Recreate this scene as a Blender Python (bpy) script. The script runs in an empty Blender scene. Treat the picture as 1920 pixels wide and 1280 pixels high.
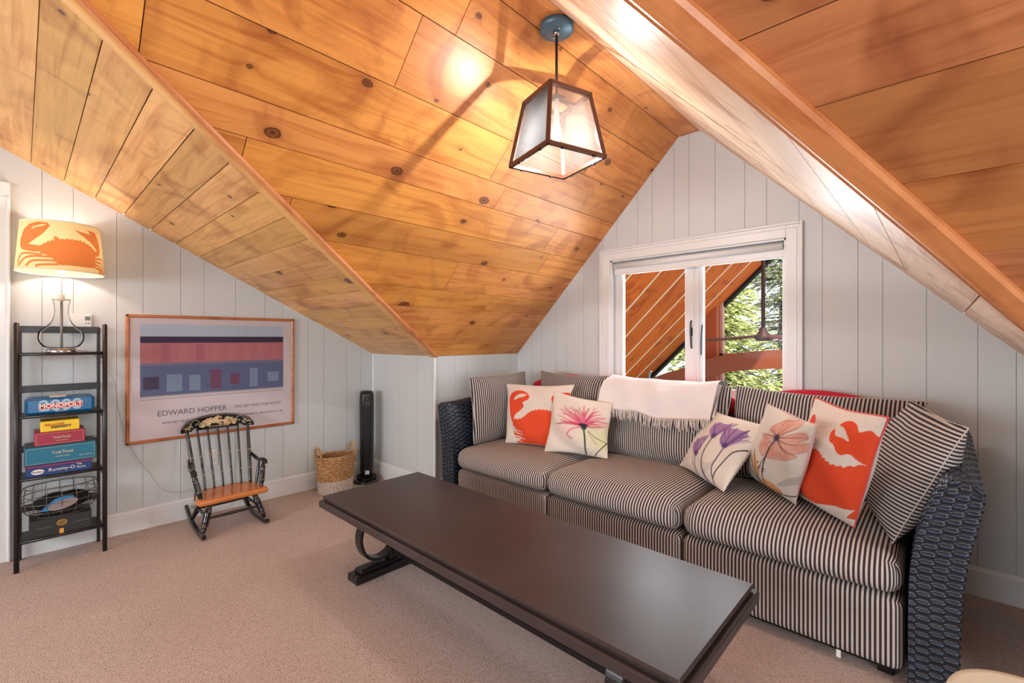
import bpy, bmesh, math, random
import numpy as np
from mathutils import Vector, Matrix
random.seed(7); np.random.seed(7)
C = bpy.context.scene
COL = C.collection

# ---------------------------------------------------------------- camera, world, lights, exposure
FPX = 859.0; CX = 960.0; HY = 635.0; H = 1.28
YAW = math.radians(43.03)
cam_d = bpy.data.cameras.new('camera'); cam = bpy.data.objects.new('camera', cam_d); COL.objects.link(cam)
cam.location = (0, 0, H); cam.rotation_euler = (math.pi/2, 0, YAW)
cam_d.sensor_width = 36; cam_d.lens = FPX/1920*36; cam_d.shift_y = -5/1920; cam_d.clip_start = .05; cam_d.clip_end = 200
C.camera = cam
C.view_settings.view_transform = 'Standard'; C.view_settings.look = 'None'
C.view_settings.gamma = 1; C.view_settings.use_curve_mapping = False
C.view_settings.exposure = 0.56

W = bpy.data.worlds.new('sky'); C.world = W; W.use_nodes = True
bgn = W.node_tree.nodes['Background']; bgn.inputs[0].default_value = (.80, .90, 1, 1); bgn.inputs[1].default_value = 1.15

def area(name, loc, target, sx, sy, power, col=(1, 1, 1), spread=180):
    d = bpy.data.lights.new(name, 'AREA'); d.shape = 'RECTANGLE'; d.size = sx; d.size_y = sy
    d.energy = power; d.color = col; d.spread = math.radians(spread)
    o = bpy.data.objects.new(name, d); COL.objects.link(o); o.location = loc
    o.rotation_euler = (Vector(target)-Vector(loc)).to_track_quat('-Z', 'Y').to_euler(); return o
def point(name, loc, power, r, col):
    d = bpy.data.lights.new(name, 'POINT'); d.energy = power; d.shadow_soft_size = r; d.color = col
    o = bpy.data.objects.new(name, d); COL.objects.link(o); o.location = loc; return o
sd = bpy.data.lights.new('sun', 'SUN'); sd.energy = 3.4; sd.angle = math.radians(.6); sd.color = (1, .95, .86)
so = bpy.data.objects.new('sun', sd); COL.objects.link(so); so.rotation_euler = (math.radians(42), 0, math.radians(38))
# daylight of the windows in the walls behind the camera, and one added fill
area('back_window_daylight', (-1.6, -3.36, 1.55), (-1.6, 2, 1.3), 2.6, 1.3, 110, (.90, .96, 1))
area('side_window_daylight', (2.60, -.2, 1.35), (-1, .8, 1.3), 1.6, 1.2, 40, (.88, .95, 1))
area('gable_window_daylight', (-1.33, 3.45, 1.40), (-1.33, 0, 1.5), 1.1, .86, 16, (.86, .94, 1))
area('added_ridge_fill', (-.9, -1.2, 2.86), (-.9, -1.2, 0), 1.3, 1.3, 34, (1, .95, .9))  # fill light added out of view under the ridge to brighten the near floor
# lamps burning in the room
point('pendant_bulb_light', (-1.315, 1.715, 2.172), 14, .006, (1, .95, .90))
point('table_lamp_light', (-3.73, .16, 1.79), 3.6, .03, (1, .93, .84))

# ---------------------------------------------------------------- helpers
FW = Vector((-math.sin(YAW), math.cos(YAW), 0)); RT = Vector((math.cos(YAW), math.sin(YAW), 0))
def ray(x, y): return FW + RT*((x-CX)/FPX) + Vector((0, 0, (HY-y)/FPX))
CAMP = Vector((0, 0, H))
def atZ(x, y, z): d = ray(x, y); return CAMP + d*((z-H)/d.z)
def atY(x, y, Y): d = ray(x, y); return CAMP + d*(Y/d.y)
def atP(x, y, p, n): d = ray(x, y); return CAMP + d*((Vector(p)-CAMP).dot(n)/d.dot(n))

def lin(c): return tuple((v/255/12.92 if v/255 <= .04045 else ((v/255+.055)/1.055)**2.4) for v in c)
MATS = {}
def mat(name, col, rough=.6, metal=0, spec=.5, **k):
    if name in MATS: return MATS[name]
    m = bpy.data.materials.new(name); m.use_nodes = True; b = m.node_tree.nodes['Principled BSDF']
    c = lin(col) if max(col) > 1.001 else col
    b.inputs['Base Color'].default_value = (*c, 1); b.inputs['Roughness'].default_value = rough
    b.inputs['Metallic'].default_value = metal; b.inputs['Specular IOR Level'].default_value = spec
    if 'emit' in k:
        b.inputs['Emission Color'].default_value = (*lin(k['emit']), 1); b.inputs['Emission Strength'].default_value = k.get('es', 1)
    if k.get('trans'): b.inputs['Transmission Weight'].default_value = k['trans']; b.inputs['IOR'].default_value = k.get('ior', 1.45)
    if k.get('coat'): b.inputs['Coat Weight'].default_value = k['coat']; b.inputs['Coat Roughness'].default_value = .15
    if k.get('sheen'): b.inputs['Sheen Weight'].default_value = k['sheen']
    if k.get('vary'):
        nt = m.node_tree; tc = nt.nodes.new('ShaderNodeTexCoord'); n = nt.nodes.new('ShaderNodeTexNoise'); n.inputs['Scale'].default_value = k['vary'][0]; n.inputs['Detail'].default_value = 3
        rp = nt.nodes.new('ShaderNodeValToRGB'); rp.color_ramp.elements[0].position = .38; rp.color_ramp.elements[1].position = .6
        rp.color_ramp.elements[0].color = (*lin(k['vary'][1]), 1); rp.color_ramp.elements[1].color = (*c, 1)
        nt.links.new(tc.outputs['Object'], n.inputs['Vector']); nt.links.new(n.outputs[0], rp.inputs[0]); nt.links.new(rp.outputs[0], b.inputs['Base Color'])
    if k.get('bump'):
        nt = m.node_tree; tc = nt.nodes.new('ShaderNodeTexCoord'); n = nt.nodes.new('ShaderNodeTexNoise')
        n.inputs['Scale'].default_value = k['bump'][0]; n.inputs['Detail'].default_value = 4
        bp = nt.nodes.new('ShaderNodeBump'); bp.inputs['Strength'].default_value = k['bump'][1]; bp.inputs['Distance'].default_value = .003
        nt.links.new(tc.outputs['Object'], n.inputs['Vector']); nt.links.new(n.outputs[0], bp.inputs['Height'])
        nt.links.new(bp.outputs[0], b.inputs['Normal'])
    MATS[name] = m; return m
class N:
    """tiny node-building helper"""
    def __init__(s, m): s.nt = m.node_tree; s.b = s.nt.nodes.get('Principled BSDF')
    def n(s, t, **k):
        x = s.nt.nodes.new('ShaderNode'+t)
        for a, v in k.items():
            setattr(x, a, v)
        return x
    def l(s, a, b): s.nt.links.new(a, b)
    def math(s, op, a, b=0.0, c=None):
        x = s.n('Math', operation=op)
        for i, v in enumerate((a, b) if c is None else (a, b, c)):
            if isinstance(v, (int, float)): x.inputs[i].default_value = v
            else: s.l(v, x.inputs[i])
        return x.outputs[0]
    def mix(s, f, a, b, mode='MIX'):
        x = s.n('Mix', data_type='RGBA', blend_type=mode)
        for i, v in ((0, f), (6, a), (7, b)):
            if isinstance(v, (int, float)): x.inputs[i].default_value = v
            elif isinstance(v, tuple): x.inputs[i].default_value = (*v, 1)
            else: s.l(v, x.inputs[i])
        return x.outputs[2]
    def ramp(s, f, stops):
        x = s.n('ValToRGB'); e = x.color_ramp.elements
        while len(e) < len(stops): e.new(.5)
        for i, (p, c) in enumerate(stops): e[i].position = p; e[i].color = (*c, 1)
        s.l(f, x.inputs[0]); return x.outputs[0]

def pine(name, light, dark, knot=(62, 26, 12), sat=1, rough=.38, dens=1.0, spec=.5):
    m = mat(name, light, rough, spec=spec); q = N(m)
    uv = q.n('UVMap'); at = q.n('Attribute', attribute_name='pc')
    sp = q.n('SeparateXYZ'); q.l(uv.outputs[0], sp.inputs[0])
    # knots
    cv = q.n('CombineXYZ'); q.l(q.math('MULTIPLY', sp.outputs[0], 1.9*dens), cv.inputs[0]); q.l(q.math('MULTIPLY', sp.outputs[1], 4.6*dens), cv.inputs[1])
    vo = q.n('TexVoronoi', voronoi_dimensions='2D'); vo.inputs['Scale'].default_value = 1; q.l(cv.outputs[0], vo.inputs['Vector'])
    # local vector to the knot centre, in metres
    su = q.n('VectorMath', operation='SUBTRACT'); q.l(cv.outputs[0], su.inputs[0]); q.l(vo.outputs['Position'], su.inputs[1])
    sc = q.n('VectorMath', operation='MULTIPLY'); q.l(su.outputs[0], sc.inputs[0]); sc.inputs[1].default_value = (.40/dens, .25/dens, 0)
    ln = q.n('VectorMath', operation='LENGTH'); q.l(sc.outputs[0], ln.inputs[0]); kd = ln.outputs['Value']
    sepc = q.n('SeparateColor'); q.l(vo.outputs['Color'], sepc.inputs[0])
    gate = q.math('GREATER_THAN', sepc.outputs[0], .38)
    size = q.math('MULTIPLY_ADD', q.math('POWER', sepc.outputs[1], 1.6), .026, .009)
    nz0 = q.n('TexNoise', noise_dimensions='2D'); nz0.inputs['Scale'].default_value = 28; q.l(uv.outputs[0], nz0.inputs['Vector'])
    kdn = q.math('ADD', kd, q.math('MULTIPLY', q.math('SUBTRACT', nz0.outputs[0], .5), .008))
    rel = q.math('DIVIDE', kdn, size)
    # warp of the grain round a knot
    warp = q.math('MULTIPLY', q.math('MULTIPLY', gate, q.math('EXPONENT', q.math('MULTIPLY', rel, -.8))), .06)
    gv = q.n('CombineXYZ'); q.l(q.math('MULTIPLY', sp.outputs[0], 1.3), gv.inputs[0])
    q.l(q.math('MULTIPLY', q.math('ADD', sp.outputs[1], warp), 24), gv.inputs[1])
    nz = q.n('TexNoise', noise_dimensions='2D'); nz.inputs['Scale'].default_value = 1.0; nz.inputs['Detail'].default_value = 5; nz.inputs['Distortion'].default_value = .9
    nz.inputs['Roughness'].default_value = .6; q.l(gv.outputs[0], nz.inputs['Vector'])
    gf = q.n('CombineXYZ'); q.l(q.math('MULTIPLY', sp.outputs[0], 5), gf.inputs[0]); q.l(q.math('MULTIPLY', q.math('ADD', sp.outputs[1], warp), 260), gf.inputs[1])
    nf = q.n('TexNoise', noise_dimensions='2D'); nf.inputs['Scale'].default_value = 1.0; nf.inputs['Detail'].default_value = 3; q.l(gf.outputs[0], nf.inputs['Vector'])
    nb = q.n('TexNoise', noise_dimensions='2D'); nb.inputs['Scale'].default_value = 2.6; nb.inputs['Detail'].default_value = 4; nb.inputs['Distortion'].default_value = 1.2; q.l(uv.outputs[0], nb.inputs['Vector'])
    L, D = lin(light), lin(dark); base = q.ramp(nz.outputs[0], [(.22, D), (.50, L), (.80, tuple(min(1, v*1.15) for v in L))])
    base = q.mix(q.math('MULTIPLY', q.math('SUBTRACT', nf.outputs[0], .38), .40), base, D)
    blo = q.ramp(nb.outputs[0], [(.50, (1, 1, 1)), (.68, (.66, .52, .48)), (.78, (.46, .32, .30))])
    base = q.mix(.75, base, blo, 'MULTIPLY')
    base = q.mix(1.0, base, at.outputs['Color'], 'MULTIPLY')
    halo = q.math('MULTIPLY', gate, q.math('EXPONENT', q.math('MULTIPLY', rel, -.55)))
    base = q.mix(q.math('MULTIPLY', halo, .55), base, tuple(v*.55 for v in D))
    ring = q.ramp(rel, [(.0, (1, 1, 1)), (.55, (.55, .55, .55)), (.78, (1, 1, 1)), (1, (0, 0, 0))])
    kf = q.math('MULTIPLY', gate, q.math('MULTIPLY', ring, q.math('LESS_THAN', rel, 1.0)))
    base = q.mix(q.math('MULTIPLY', kf, .95), base, lin(knot))
    q.l(base, q.b.inputs['Base Color'])
    bp = q.n('Bump'); bp.inputs['Strength'].default_value = .12; bp.inputs['Distance'].default_value = .002; q.l(nf.outputs[0], bp.inputs['Height']); q.l(bp.outputs[0], q.b.inputs['Normal'])
    return m
def stripes(name, a=(200, 191, 184), b=(58, 49, 51), period=.0155, duty=.52, rough=.85):
    m = mat(name, a, rough); q = N(m); uv = q.n('UVMap'); sp = q.n('SeparateXYZ'); q.l(uv.outputs[0], sp.inputs[0])
    nz = q.n('TexNoise'); nz.inputs['Scale'].default_value = 900; q.l(uv.outputs[0], nz.inputs['Vector'])
    u = q.math('ADD', q.math('DIVIDE', sp.outputs[0], period), q.math('MULTIPLY', q.math('SUBTRACT', nz.outputs[0], .5), .12))
    f = q.math('FRACT', u); d = q.math('ABSOLUTE', q.math('SUBTRACT', f, .5))
    s = q.ramp(d, [(duty*.5-.04, lin(b)), (duty*.5+.05, lin(a))])
    q.l(s, q.b.inputs['Base Color'])
    q.b.inputs['Specular IOR Level'].default_value = .2
    bp = q.n('Bump'); bp.inputs['Strength'].default_value = .25; bp.inputs['Distance'].default_value = .001; q.l(nz.outputs[0], bp.inputs['Height']); q.l(bp.outputs[0], q.b.inputs['Normal'])
    return m
def painted(name, rough=.8, attr='paint', weave=0, trans=0):
    m = mat(name, (.8, .8, .8), rough); q = N(m); at = q.n('Attribute', attribute_name=attr); col = at.outputs['Color']
    q.b.inputs['Specular IOR Level'].default_value = .25
    if weave:
        tc = q.n('TexCoord'); nz = q.n('TexNoise'); nz.inputs['Scale'].default_value = weave; nz.inputs['Detail'].default_value = 3; q.l(tc.outputs['Object'], nz.inputs['Vector'])
        col = q.mix(.35, col, q.ramp(nz.outputs[0], [(.3, (.62, .62, .62)), (.6, (1, 1, 1))]), 'MULTIPLY')
        bp = q.n('Bump'); bp.inputs['Strength'].default_value = .3; bp.inputs['Distance'].default_value = .001; q.l(nz.outputs[0], bp.inputs['Height']); q.l(bp.outputs[0], q.b.inputs['Normal'])
    q.l(col, q.b.inputs['Base Color'])
    if trans:
        tr = q.n('BsdfTranslucent'); q.l(col, tr.inputs[0]); mx = q.n('MixShader'); mx.inputs[0].default_value = trans
        out = q.nt.nodes['Material Output']; q.l(q.b.outputs[0], mx.inputs[1]); q.l(tr.outputs[0], mx.inputs[2]); q.l(mx.outputs[0], out.inputs[0])
    return m

def tag(o, label=None, cat=None, group=None, kind=None):
    if label: o['label'] = label
    if cat: o['category'] = cat
    if group: o['group'] = group
    if kind: o['kind'] = kind
    return o
def empty(name, loc, label, cat, group=None, rz=0):
    o = bpy.data.objects.new(name, None); COL.objects.link(o); o.location = loc; o.rotation_euler = (0, 0, rz); o.empty_display_size = .05
    return tag(o, label, cat, group)
def par(o, p):
    if p is not None:
        o.parent = p
        bpy.context.view_layer.update()
        o.matrix_parent_inverse = p.matrix_world.inverted()
    return o
class MB:
    def __init__(s): s.v = []; s.f = []; s.uv = []; s.sm = []; s.mi = []; s.pc = []; s.col = None
    def add(s, vs, fs, uvs=None, smooth=False, mi=0, pc=(1, 1, 1)):
        o = len(s.v); s.v += [tuple(v) for v in vs]
        for k, f in enumerate(fs):
            s.f.append([i+o for i in f]); s.sm.append(smooth); s.mi.append(mi); s.pc.append(pc)
            s.uv.append(uvs[k] if uvs else None)
        return s
    def box(s, a, b, **k):
        x0, y0, z0 = a; x1, y1, z1 = b
        vs = [(x0, y0, z0), (x1, y0, z0), (x1, y1, z0), (x0, y1, z0), (x0, y0, z1), (x1, y0, z1), (x1, y1, z1), (x0, y1, z1)]
        fs = [(0, 3, 2, 1), (4, 5, 6, 7), (0, 1, 5, 4), (1, 2, 6, 5), (2, 3, 7, 6), (3, 0, 4, 7)]
        return s.add(vs, fs, **k)
    def bbox(s, a, b, c=.004, **k):
        """box with chamfered edges"""
        a = Vector(a); b = Vector(b); c = min(c, *(abs((b-a)[i])*.45 for i in range(3)))
        vs = []; idx = {}
        for ix in (0, 1):
            for iy in (0, 1):
                for iz in (0, 1):
                    p = Vector((b.x if ix else a.x, b.y if iy else a.y, b.z if iz else a.z)); sg = (-1 if ix else 1, -1 if iy else 1, -1 if iz else 1)
                    for ax in range(3):
                        w = p.copy()
                        for o in range(3):
                            if o != ax: w[o] += sg[o]*c
                        idx[(ix, iy, iz, ax)] = len(vs); vs.append(w)
        bm = bmesh.new(); bv = [bm.verts.new(v) for v in vs]; r = bmesh.ops.convex_hull(bm, input=bv)
        bm.verts.index_update(); bm.normal_update()
        V = [v.co.copy() for v in bm.verts]; F = [[v.index for v in f.verts] for f in bm.faces]; bm.free()
        return s.add(V, F, **k)
    def grid(s, P, wrap_u=False, wrap_v=False, smooth=True, uvf=None, mi=0, flip=False, pc=(1, 1, 1)):
        """P[i][j] points; uvf(i,j)->(u,v)"""
        n = len(P); m = len(P[0]); o = len(s.v)
        for r in P: s.v += [tuple(p) for p in r]
        for i in range(n if wrap_u else n-1):
            for j in range(m if wrap_v else m-1):
                q = [(i, j), (i+1, j), (i+1, j+1), (i, j+1)]
                if flip: q = q[::-1]
                s.f.append([o+(a % n)*m+(b % m) for a, b in q]); s.sm.append(smooth); s.mi.append(mi); s.pc.append(pc)
                s.uv.append([uvf(a, b) for a, b in q] if uvf else None)
        return s
    def tube(s, pts, r, n=10, closed=False, caps=True, sy=1.0, **k):
        pts = [Vector(p) for p in pts]; rs = r if isinstance(r, (list, tuple)) else [r]*len(pts)
        P = []; prev = None
        for i, p in enumerate(pts):
            if closed: t = pts[(i+1) % len(pts)]-pts[i-1]
            else: t = pts[min(i+1, len(pts)-1)]-pts[max(i-1, 0)]
            t.normalize()
            if prev is None: u = t.cross(Vector((0, 0, 1))) if abs(t.z) < .9 else t.cross(Vector((0, 1, 0)))
            else: u = prev - t*prev.dot(t)
            u.normalize(); prev = u; w = t.cross(u)
            P.append([p + u*math.cos(2*math.pi*a/n)*rs[i] + w*math.sin(2*math.pi*a/n)*rs[i]*sy for a in range(n)])
        s.grid(P, wrap_u=closed, wrap_v=True, **k)
        if caps and not closed:
            o = len(s.v)-len(P)*n; s.f.append([o+a for a in range(n)]); s.f.append([o+(len(P)-1)*n+a for a in range(n)][::-1])
            for _ in (0, 1): s.sm.append(False); s.mi.append(k.get('mi', 0)); s.uv.append(None); s.pc.append((1, 1, 1))
        return s
    def lathe(s, prof, c=(0, 0, 0), n=32, sx=1, sy=1, **k):
        P = [[(c[0]+r*sx*math.cos(2*math.pi*a/n), c[1]+r*sy*math.sin(2*math.pi*a/n), c[2]+z) for a in range(n)] for r, z in prof]
        return s.grid(P, wrap_v=True, flip=True, **k)
    def prism(s, pts, vec, **k):
        """closed planar polygon extruded by vec"""
        n = len(pts); vec = Vector(vec); vs = [Vector(p) for p in pts]+[Vector(p)+vec for p in pts]
        fs = [list(range(n))[::-1], [n+i for i in range(n)]]+[(i, (i+1) % n, n+(i+1) % n, n+i) for i in range(n)]
        return s.add(vs, fs, **k)
    def build(s, name, m, parent=None, wn=True):
        me = bpy.data.meshes.new(name); me.from_pydata(s.v, [], s.f)
        for x in (m if isinstance(m, (list, tuple)) else [m]): me.materials.append(x)
        me.polygons.foreach_set('use_smooth', s.sm); me.polygons.foreach_set('material_index', s.mi)
        if any(u is not None for u in s.uv):
            L = me.uv_layers.new(name='UVMap'); flat = []
            for f, u in zip(s.f, s.uv):
                if u is None: u = [(0, 0)]*len(f)
                for t in u: flat += [t[0], t[1]]
            L.data.foreach_set('uv', flat)
        if any(u is not None for u in s.uv):
            A = me.color_attributes.new('pc', 'FLOAT_COLOR', 'CORNER'); flat = []
            for f, p in zip(s.f, s.pc): flat += [p[0], p[1], p[2], 1]*len(f)
            A.data.foreach_set('color', flat)
        if s.col is not None:
            A = me.color_attributes.new('paint', 'FLOAT_COLOR', 'POINT'); c = np.ones((len(s.v), 4), dtype=np.float32); c[:len(s.col), :3] = s.col
            A.data.foreach_set('color', c.ravel())
        bm = bmesh.new(); bm.from_mesh(me); bmesh.ops.recalc_face_normals(bm, faces=bm.faces); bm.to_mesh(me); bm.free()
        me.update(); o = bpy.data.objects.new(name, me); COL.objects.link(o)
        return par(o, parent)
def struct(name, mb, m, parent=None): return tag(mb.build(name, m, parent), kind='structure')
def text(body, size, o3, xd, yd, m, parent, name='lettering', ext=.0006, align='CENTER', sx=1.0, bold=0.0):
    cu = bpy.data.curves.new('t', 'FONT'); cu.body = body; cu.size = size; cu.extrude = ext; cu.align_x = align; cu.align_y = 'CENTER'; cu.offset = bold
    t = bpy.data.objects.new('t', cu); COL.objects.link(t); bpy.context.view_layer.update()
    me = bpy.data.meshes.new_from_object(t.evaluated_get(bpy.context.evaluated_depsgraph_get()))
    bpy.data.objects.remove(t); me.materials.clear(); me.materials.append(m)
    X = Vector(xd).normalized(); Y = Vector(yd); Y = (Y-X*Y.dot(X)).normalized(); Z = X.cross(Y)
    M = Matrix(((X.x*sx, Y.x, Z.x, o3[0]), (X.y*sx, Y.y, Z.y, o3[1]), (X.z*sx, Y.z, Z.z, o3[2]), (0, 0, 0, 1)))
    me.transform(M); me.name = name
    o = bpy.data.objects.new(name, me); COL.objects.link(o); return par(o, parent)

# 2-D painting on a grid of points (prints on cloth, poster, shade)
class Canvas:
    def __init__(s, U, V, base): s.U = U; s.V = V; s.c = np.ones((U.size, 3))*np.array(lin(base))
    def blend(s, m, col, a=1.0):
        k = (np.asarray(m, float)*a)[:, None]; s.c = s.c*(1-k)+np.array(lin(col))*k
    def poly(s, pts, col, a=1.0):
        n = len(pts); ins = np.zeros(s.U.size, bool)
        for i in range(n):
            x1, y1 = pts[i]; x2, y2 = pts[i-1]
            if y1 == y2: continue
            c = ((y1 > s.V) != (y2 > s.V)) & (s.U < (x2-x1)*(s.V-y1)/(y2-y1)+x1); ins ^= c
        s.blend(ins, col, a)
    def stroke(s, pts, w, col, a=1.0, soft=.3, taper=False, ax=1.0):
        best = np.full(s.U.size, 9.0); n = len(pts)-1
        for i in range(n):
            p = np.array(pts[i], float); q = np.array(pts[i+1], float); d = q-p; L = (d**2).sum()+1e-12
            t = np.clip(((s.U-p[0])*d[0]+(s.V-p[1])*d[1])/L, 0, 1)
            dist = np.hypot((s.U-p[0]-t*d[0])*ax, s.V-p[1]-t*d[1]); ww = w*(1-(i+t)/n*.8) if taper else w
            best = np.minimum(best, dist/ww)
        s.blend(np.clip((1+soft-best)/(2*soft), 0, 1), col, a)
    def blob(s, c, rx, ry, col, a=1.0, rot=0, soft=.25):
        cr, sr = math.cos(rot), math.sin(rot); x = s.U-c[0]; y = s.V-c[1]
        d = np.hypot((x*cr+y*sr)/rx, (-x*sr+y*cr)/ry); s.blend(np.clip((1+soft-d)/(2*soft), 0, 1), col, a)
def curve(pts, n=14):
    """smooth curve through points"""
    out = []; P = [pts[0]]+list(pts)+[pts[-1]]
    dim = len(pts[0])
    for i in range(1, len(P)-2):
        for k in range(n):
            t = k/n
            out.append(tuple(.5*((2*P[i][d])+(-P[i-1][d]+P[i+1][d])*t+(2*P[i-1][d]-5*P[i][d]+4*P[i+1][d]-P[i+2][d])*t*t+(-P[i-1][d]+3*P[i][d]-3*P[i+1][d]+P[i+2][d])*t**3) for d in range(dim)))
    out.append(tuple(pts[-1])); return out

# ---------------------------------------------------------------- materials
M_wall = mat('wall_paint', (206, 211, 212), .55, spec=.3, bump=(140, .05))
M_trim = mat('trim_paint', (226, 228, 228), .35, spec=.5)
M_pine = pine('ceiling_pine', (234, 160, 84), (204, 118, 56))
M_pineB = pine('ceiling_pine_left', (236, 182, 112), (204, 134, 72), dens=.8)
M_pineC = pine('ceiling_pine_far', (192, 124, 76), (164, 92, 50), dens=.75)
M_pineGlare = pine('ceiling_pine_glare', (250, 220, 192), (232, 190, 158), dens=.6)  # paler than the other slopes: grazing window glare put into the wood colour
M_beam = pine('beam_pine', (216, 142, 86), (184, 106, 58), dens=.55)
M_back = mat('groove_shadow', (96, 50, 26), .9)
M_cedar = pine('cedar_boards', (234, 112, 40), (210, 88, 28), dens=.5, rough=.6)
M_ticking = stripes('ticking_stripe')
M_ticking2 = stripes('ticking_stripe_back', (190, 180, 173), (50, 42, 46), period=.0165)
M_black = mat('black_paint', (18, 17, 18), .3, spec=.5)
M_darkwood = mat('espresso_wood', (62, 47, 46), .36, spec=.5)
M_red = mat('crimson_cloth', (188, 22, 52), .8)
M_cream = mat('cream_cloth', (226, 214, 200), .9)
def carpet():
    m = mat('carpet_pile', (196, 170, 156), .95, spec=.1); q = N(m); tc = q.n('TexCoord')
    v = q.n('TexVoronoi'); v.inputs['Scale'].default_value = 240; q.l(tc.outputs['Object'], v.inputs['Vector'])
    n1 = q.n('TexNoise'); n1.inputs['Scale'].default_value = 420; q.l(tc.outputs['Object'], n1.inputs['Vector'])
    n2 = q.n('TexNoise'); n2.inputs['Scale'].default_value = 2.2; n2.inputs['Detail'].default_value = 3; q.l(tc.outputs['Object'], n2.inputs['Vector'])
    c = q.ramp(v.outputs['Distance'], [(.0, lin((224, 206, 197))), (.45, lin((208, 188, 178))), (.9, lin((172, 153, 146)))])
    c = q.mix(.45, c, q.ramp(n2.outputs[0], [(.35, (.90, .89, .90)), (.65, (1, 1, 1))]), 'MULTIPLY')
    q.l(c, q.b.inputs['Base Color'])
    h = q.math('SUBTRACT', q.math('MULTIPLY', n1.outputs[0], .5), v.outputs['Distance'])
    bp = q.n('Bump'); bp.inputs['Strength'].default_value = .8; bp.inputs['Distance'].default_value = .004; q.l(h, bp.inputs['Height']); q.l(bp.outputs[0], q.b.inputs['Normal'])
    return m
M_carpet = carpet()
def clear_glass(name, refl=.12, tint=(1, 1, 1)):
    m = bpy.data.materials.new(name); m.use_nodes = True; nt = m.node_tree; nt.nodes.remove(nt.nodes['Principled BSDF'])
    t = nt.nodes.new('ShaderNodeBsdfTransparent'); t.inputs[0].default_value = (*tint, 1); g = nt.nodes.new('ShaderNodeBsdfGlossy'); g.inputs['Roughness'].default_value = .03
    fr = nt.nodes.new('ShaderNodeLayerWeight'); fr.inputs['Blend'].default_value = refl
    mx = nt.nodes.new('ShaderNodeMixShader'); nt.links.new(fr.outputs['Fresnel'], mx.inputs[0]); nt.links.new(t.outputs[0], mx.inputs[1]); nt.links.new(g.outputs[0], mx.inputs[2])
    nt.links.new(mx.outputs[0], nt.nodes['Material Output'].inputs[0]); return m
M_pane = clear_glass('window_glass', .08)

# ---------------------------------------------------------------- room shell
XL = -3.93; YB = 2.276; YD = 3.26; XC = -2.971; XE = .352; ZK = 1.138; SM = .5257
XR0 = -1.388; XR1 = -1.235; ZR = 2.745; YV = YB-(ZR-ZK)/SM
XR = 2.7; YR = -1.2; YBK = -3.5; ZTOP = ZK+SM*(YB-YR)
def clip(poly, a, b, lo, hi):
    """clip 2-D polygon to lo<=coordinate b<=hi"""
    def half(P, f):
        out = []
        for i in range(len(P)):
            p, q = P[i-1], P[i]; fp, fq = f(p), f(q)
            if (fp >= 0) != (fq >= 0):
                t = fp/(fp-fq); out.append((p[0]+(q[0]-p[0])*t, p[1]+(q[1]-p[1])*t))
            if fq >= 0: out.append(q)
        return out
    P = half(poly, lambda p: p[b]-lo)
    return half(P, lambda p: hi-p[b]) if P else P
def planked(name, O, U, V, poly, widths, m, back, gap=.0035, depth=.012, tint=None, seed=1, joints=0, backoff=.014):
    """flat surface of boards running along U; poly in (u,v) metres about O; thickness away from the room"""
    rnd = random.Random(seed); O = Vector(O); U = Vector(U).normalized(); V = Vector(V).normalized(); Nn = U.cross(V).normalized()
    if (CAMP-O).dot(Nn) < 0: Nn = -Nn
    mb = MB(); v0 = min(p[1] for p in poly); v1 = max(p[1] for p in poly); u0 = min(p[0] for p in poly); u1 = max(p[0] for p in poly)
    v = v0; k = 0
    def P3(p, d): return O+U*p[0]+V*p[1]-Nn*d
    while v < v1-1e-4:
        w = widths[k % len(widths)]; k += 1; cuts = [u0-1, u1+1]
        if joints: 
            c = u0+rnd.uniform(.3, 1)*joints
            while c < u1-.2: cuts.insert(-1, c); c += joints*rnd.uniform(.7, 1.4)
        for i in range(len(cuts)-1):
            pc = clip(poly, 0, 1, v+gap/2, min(v+w, v1)-gap/2)
            pc = clip(pc, 0, 0, cuts[i]+gap/2, cuts[i+1]-gap/2) if len(pc) > 2 else []
            if len(pc) < 3: continue
            t = tint(rnd) if tint else (1, 1, 1); ou, ov = rnd.uniform(0, 40), rnd.uniform(0, 20); n = len(pc)
            vs = [P3(p, 0) for p in pc]+[P3(p, depth) for p in pc]; uvt = [(p[0]+ou, p[1]+ov) for p in pc]
            fs = [list(range(n))]+[(a, (a+1) % n, n+(a+1) % n, n+a) for a in range(n)]
            mb.add(vs, fs, uvs=[uvt]+[[uvt[a], uvt[(a+1) % n], uvt[(a+1) % n], uvt[a]] for a in range(n)], pc=t)
        v += w
    mb.add([P3(p, backoff) for p in poly], [list(range(len(poly)))], mi=1)
    mb.add([P3(p, backoff+.05) for p in poly], [list(range(len(poly)))], mi=1)
    return struct(name, mb, [m, back])
def wood_tint(r):
    k = r.uniform(.80, 1.06); h = r.uniform(-1, 1); return (k, k*(1-.02*h), k*(1+.10*h if h > 0 else 1+.18*h))
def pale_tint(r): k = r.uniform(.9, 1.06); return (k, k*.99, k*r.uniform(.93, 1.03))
WW = [.205, .135, .21, .14, .205, .21, .135]
M_wback = mat('wall_groove', (190, 194, 195), .7)
WG = .0022
mb = MB(); mb.box((XL-.1, YBK-.1, -.12), (XR+.1, YD+.15, -.0)); struct('floor', mb, M_carpet)
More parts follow.
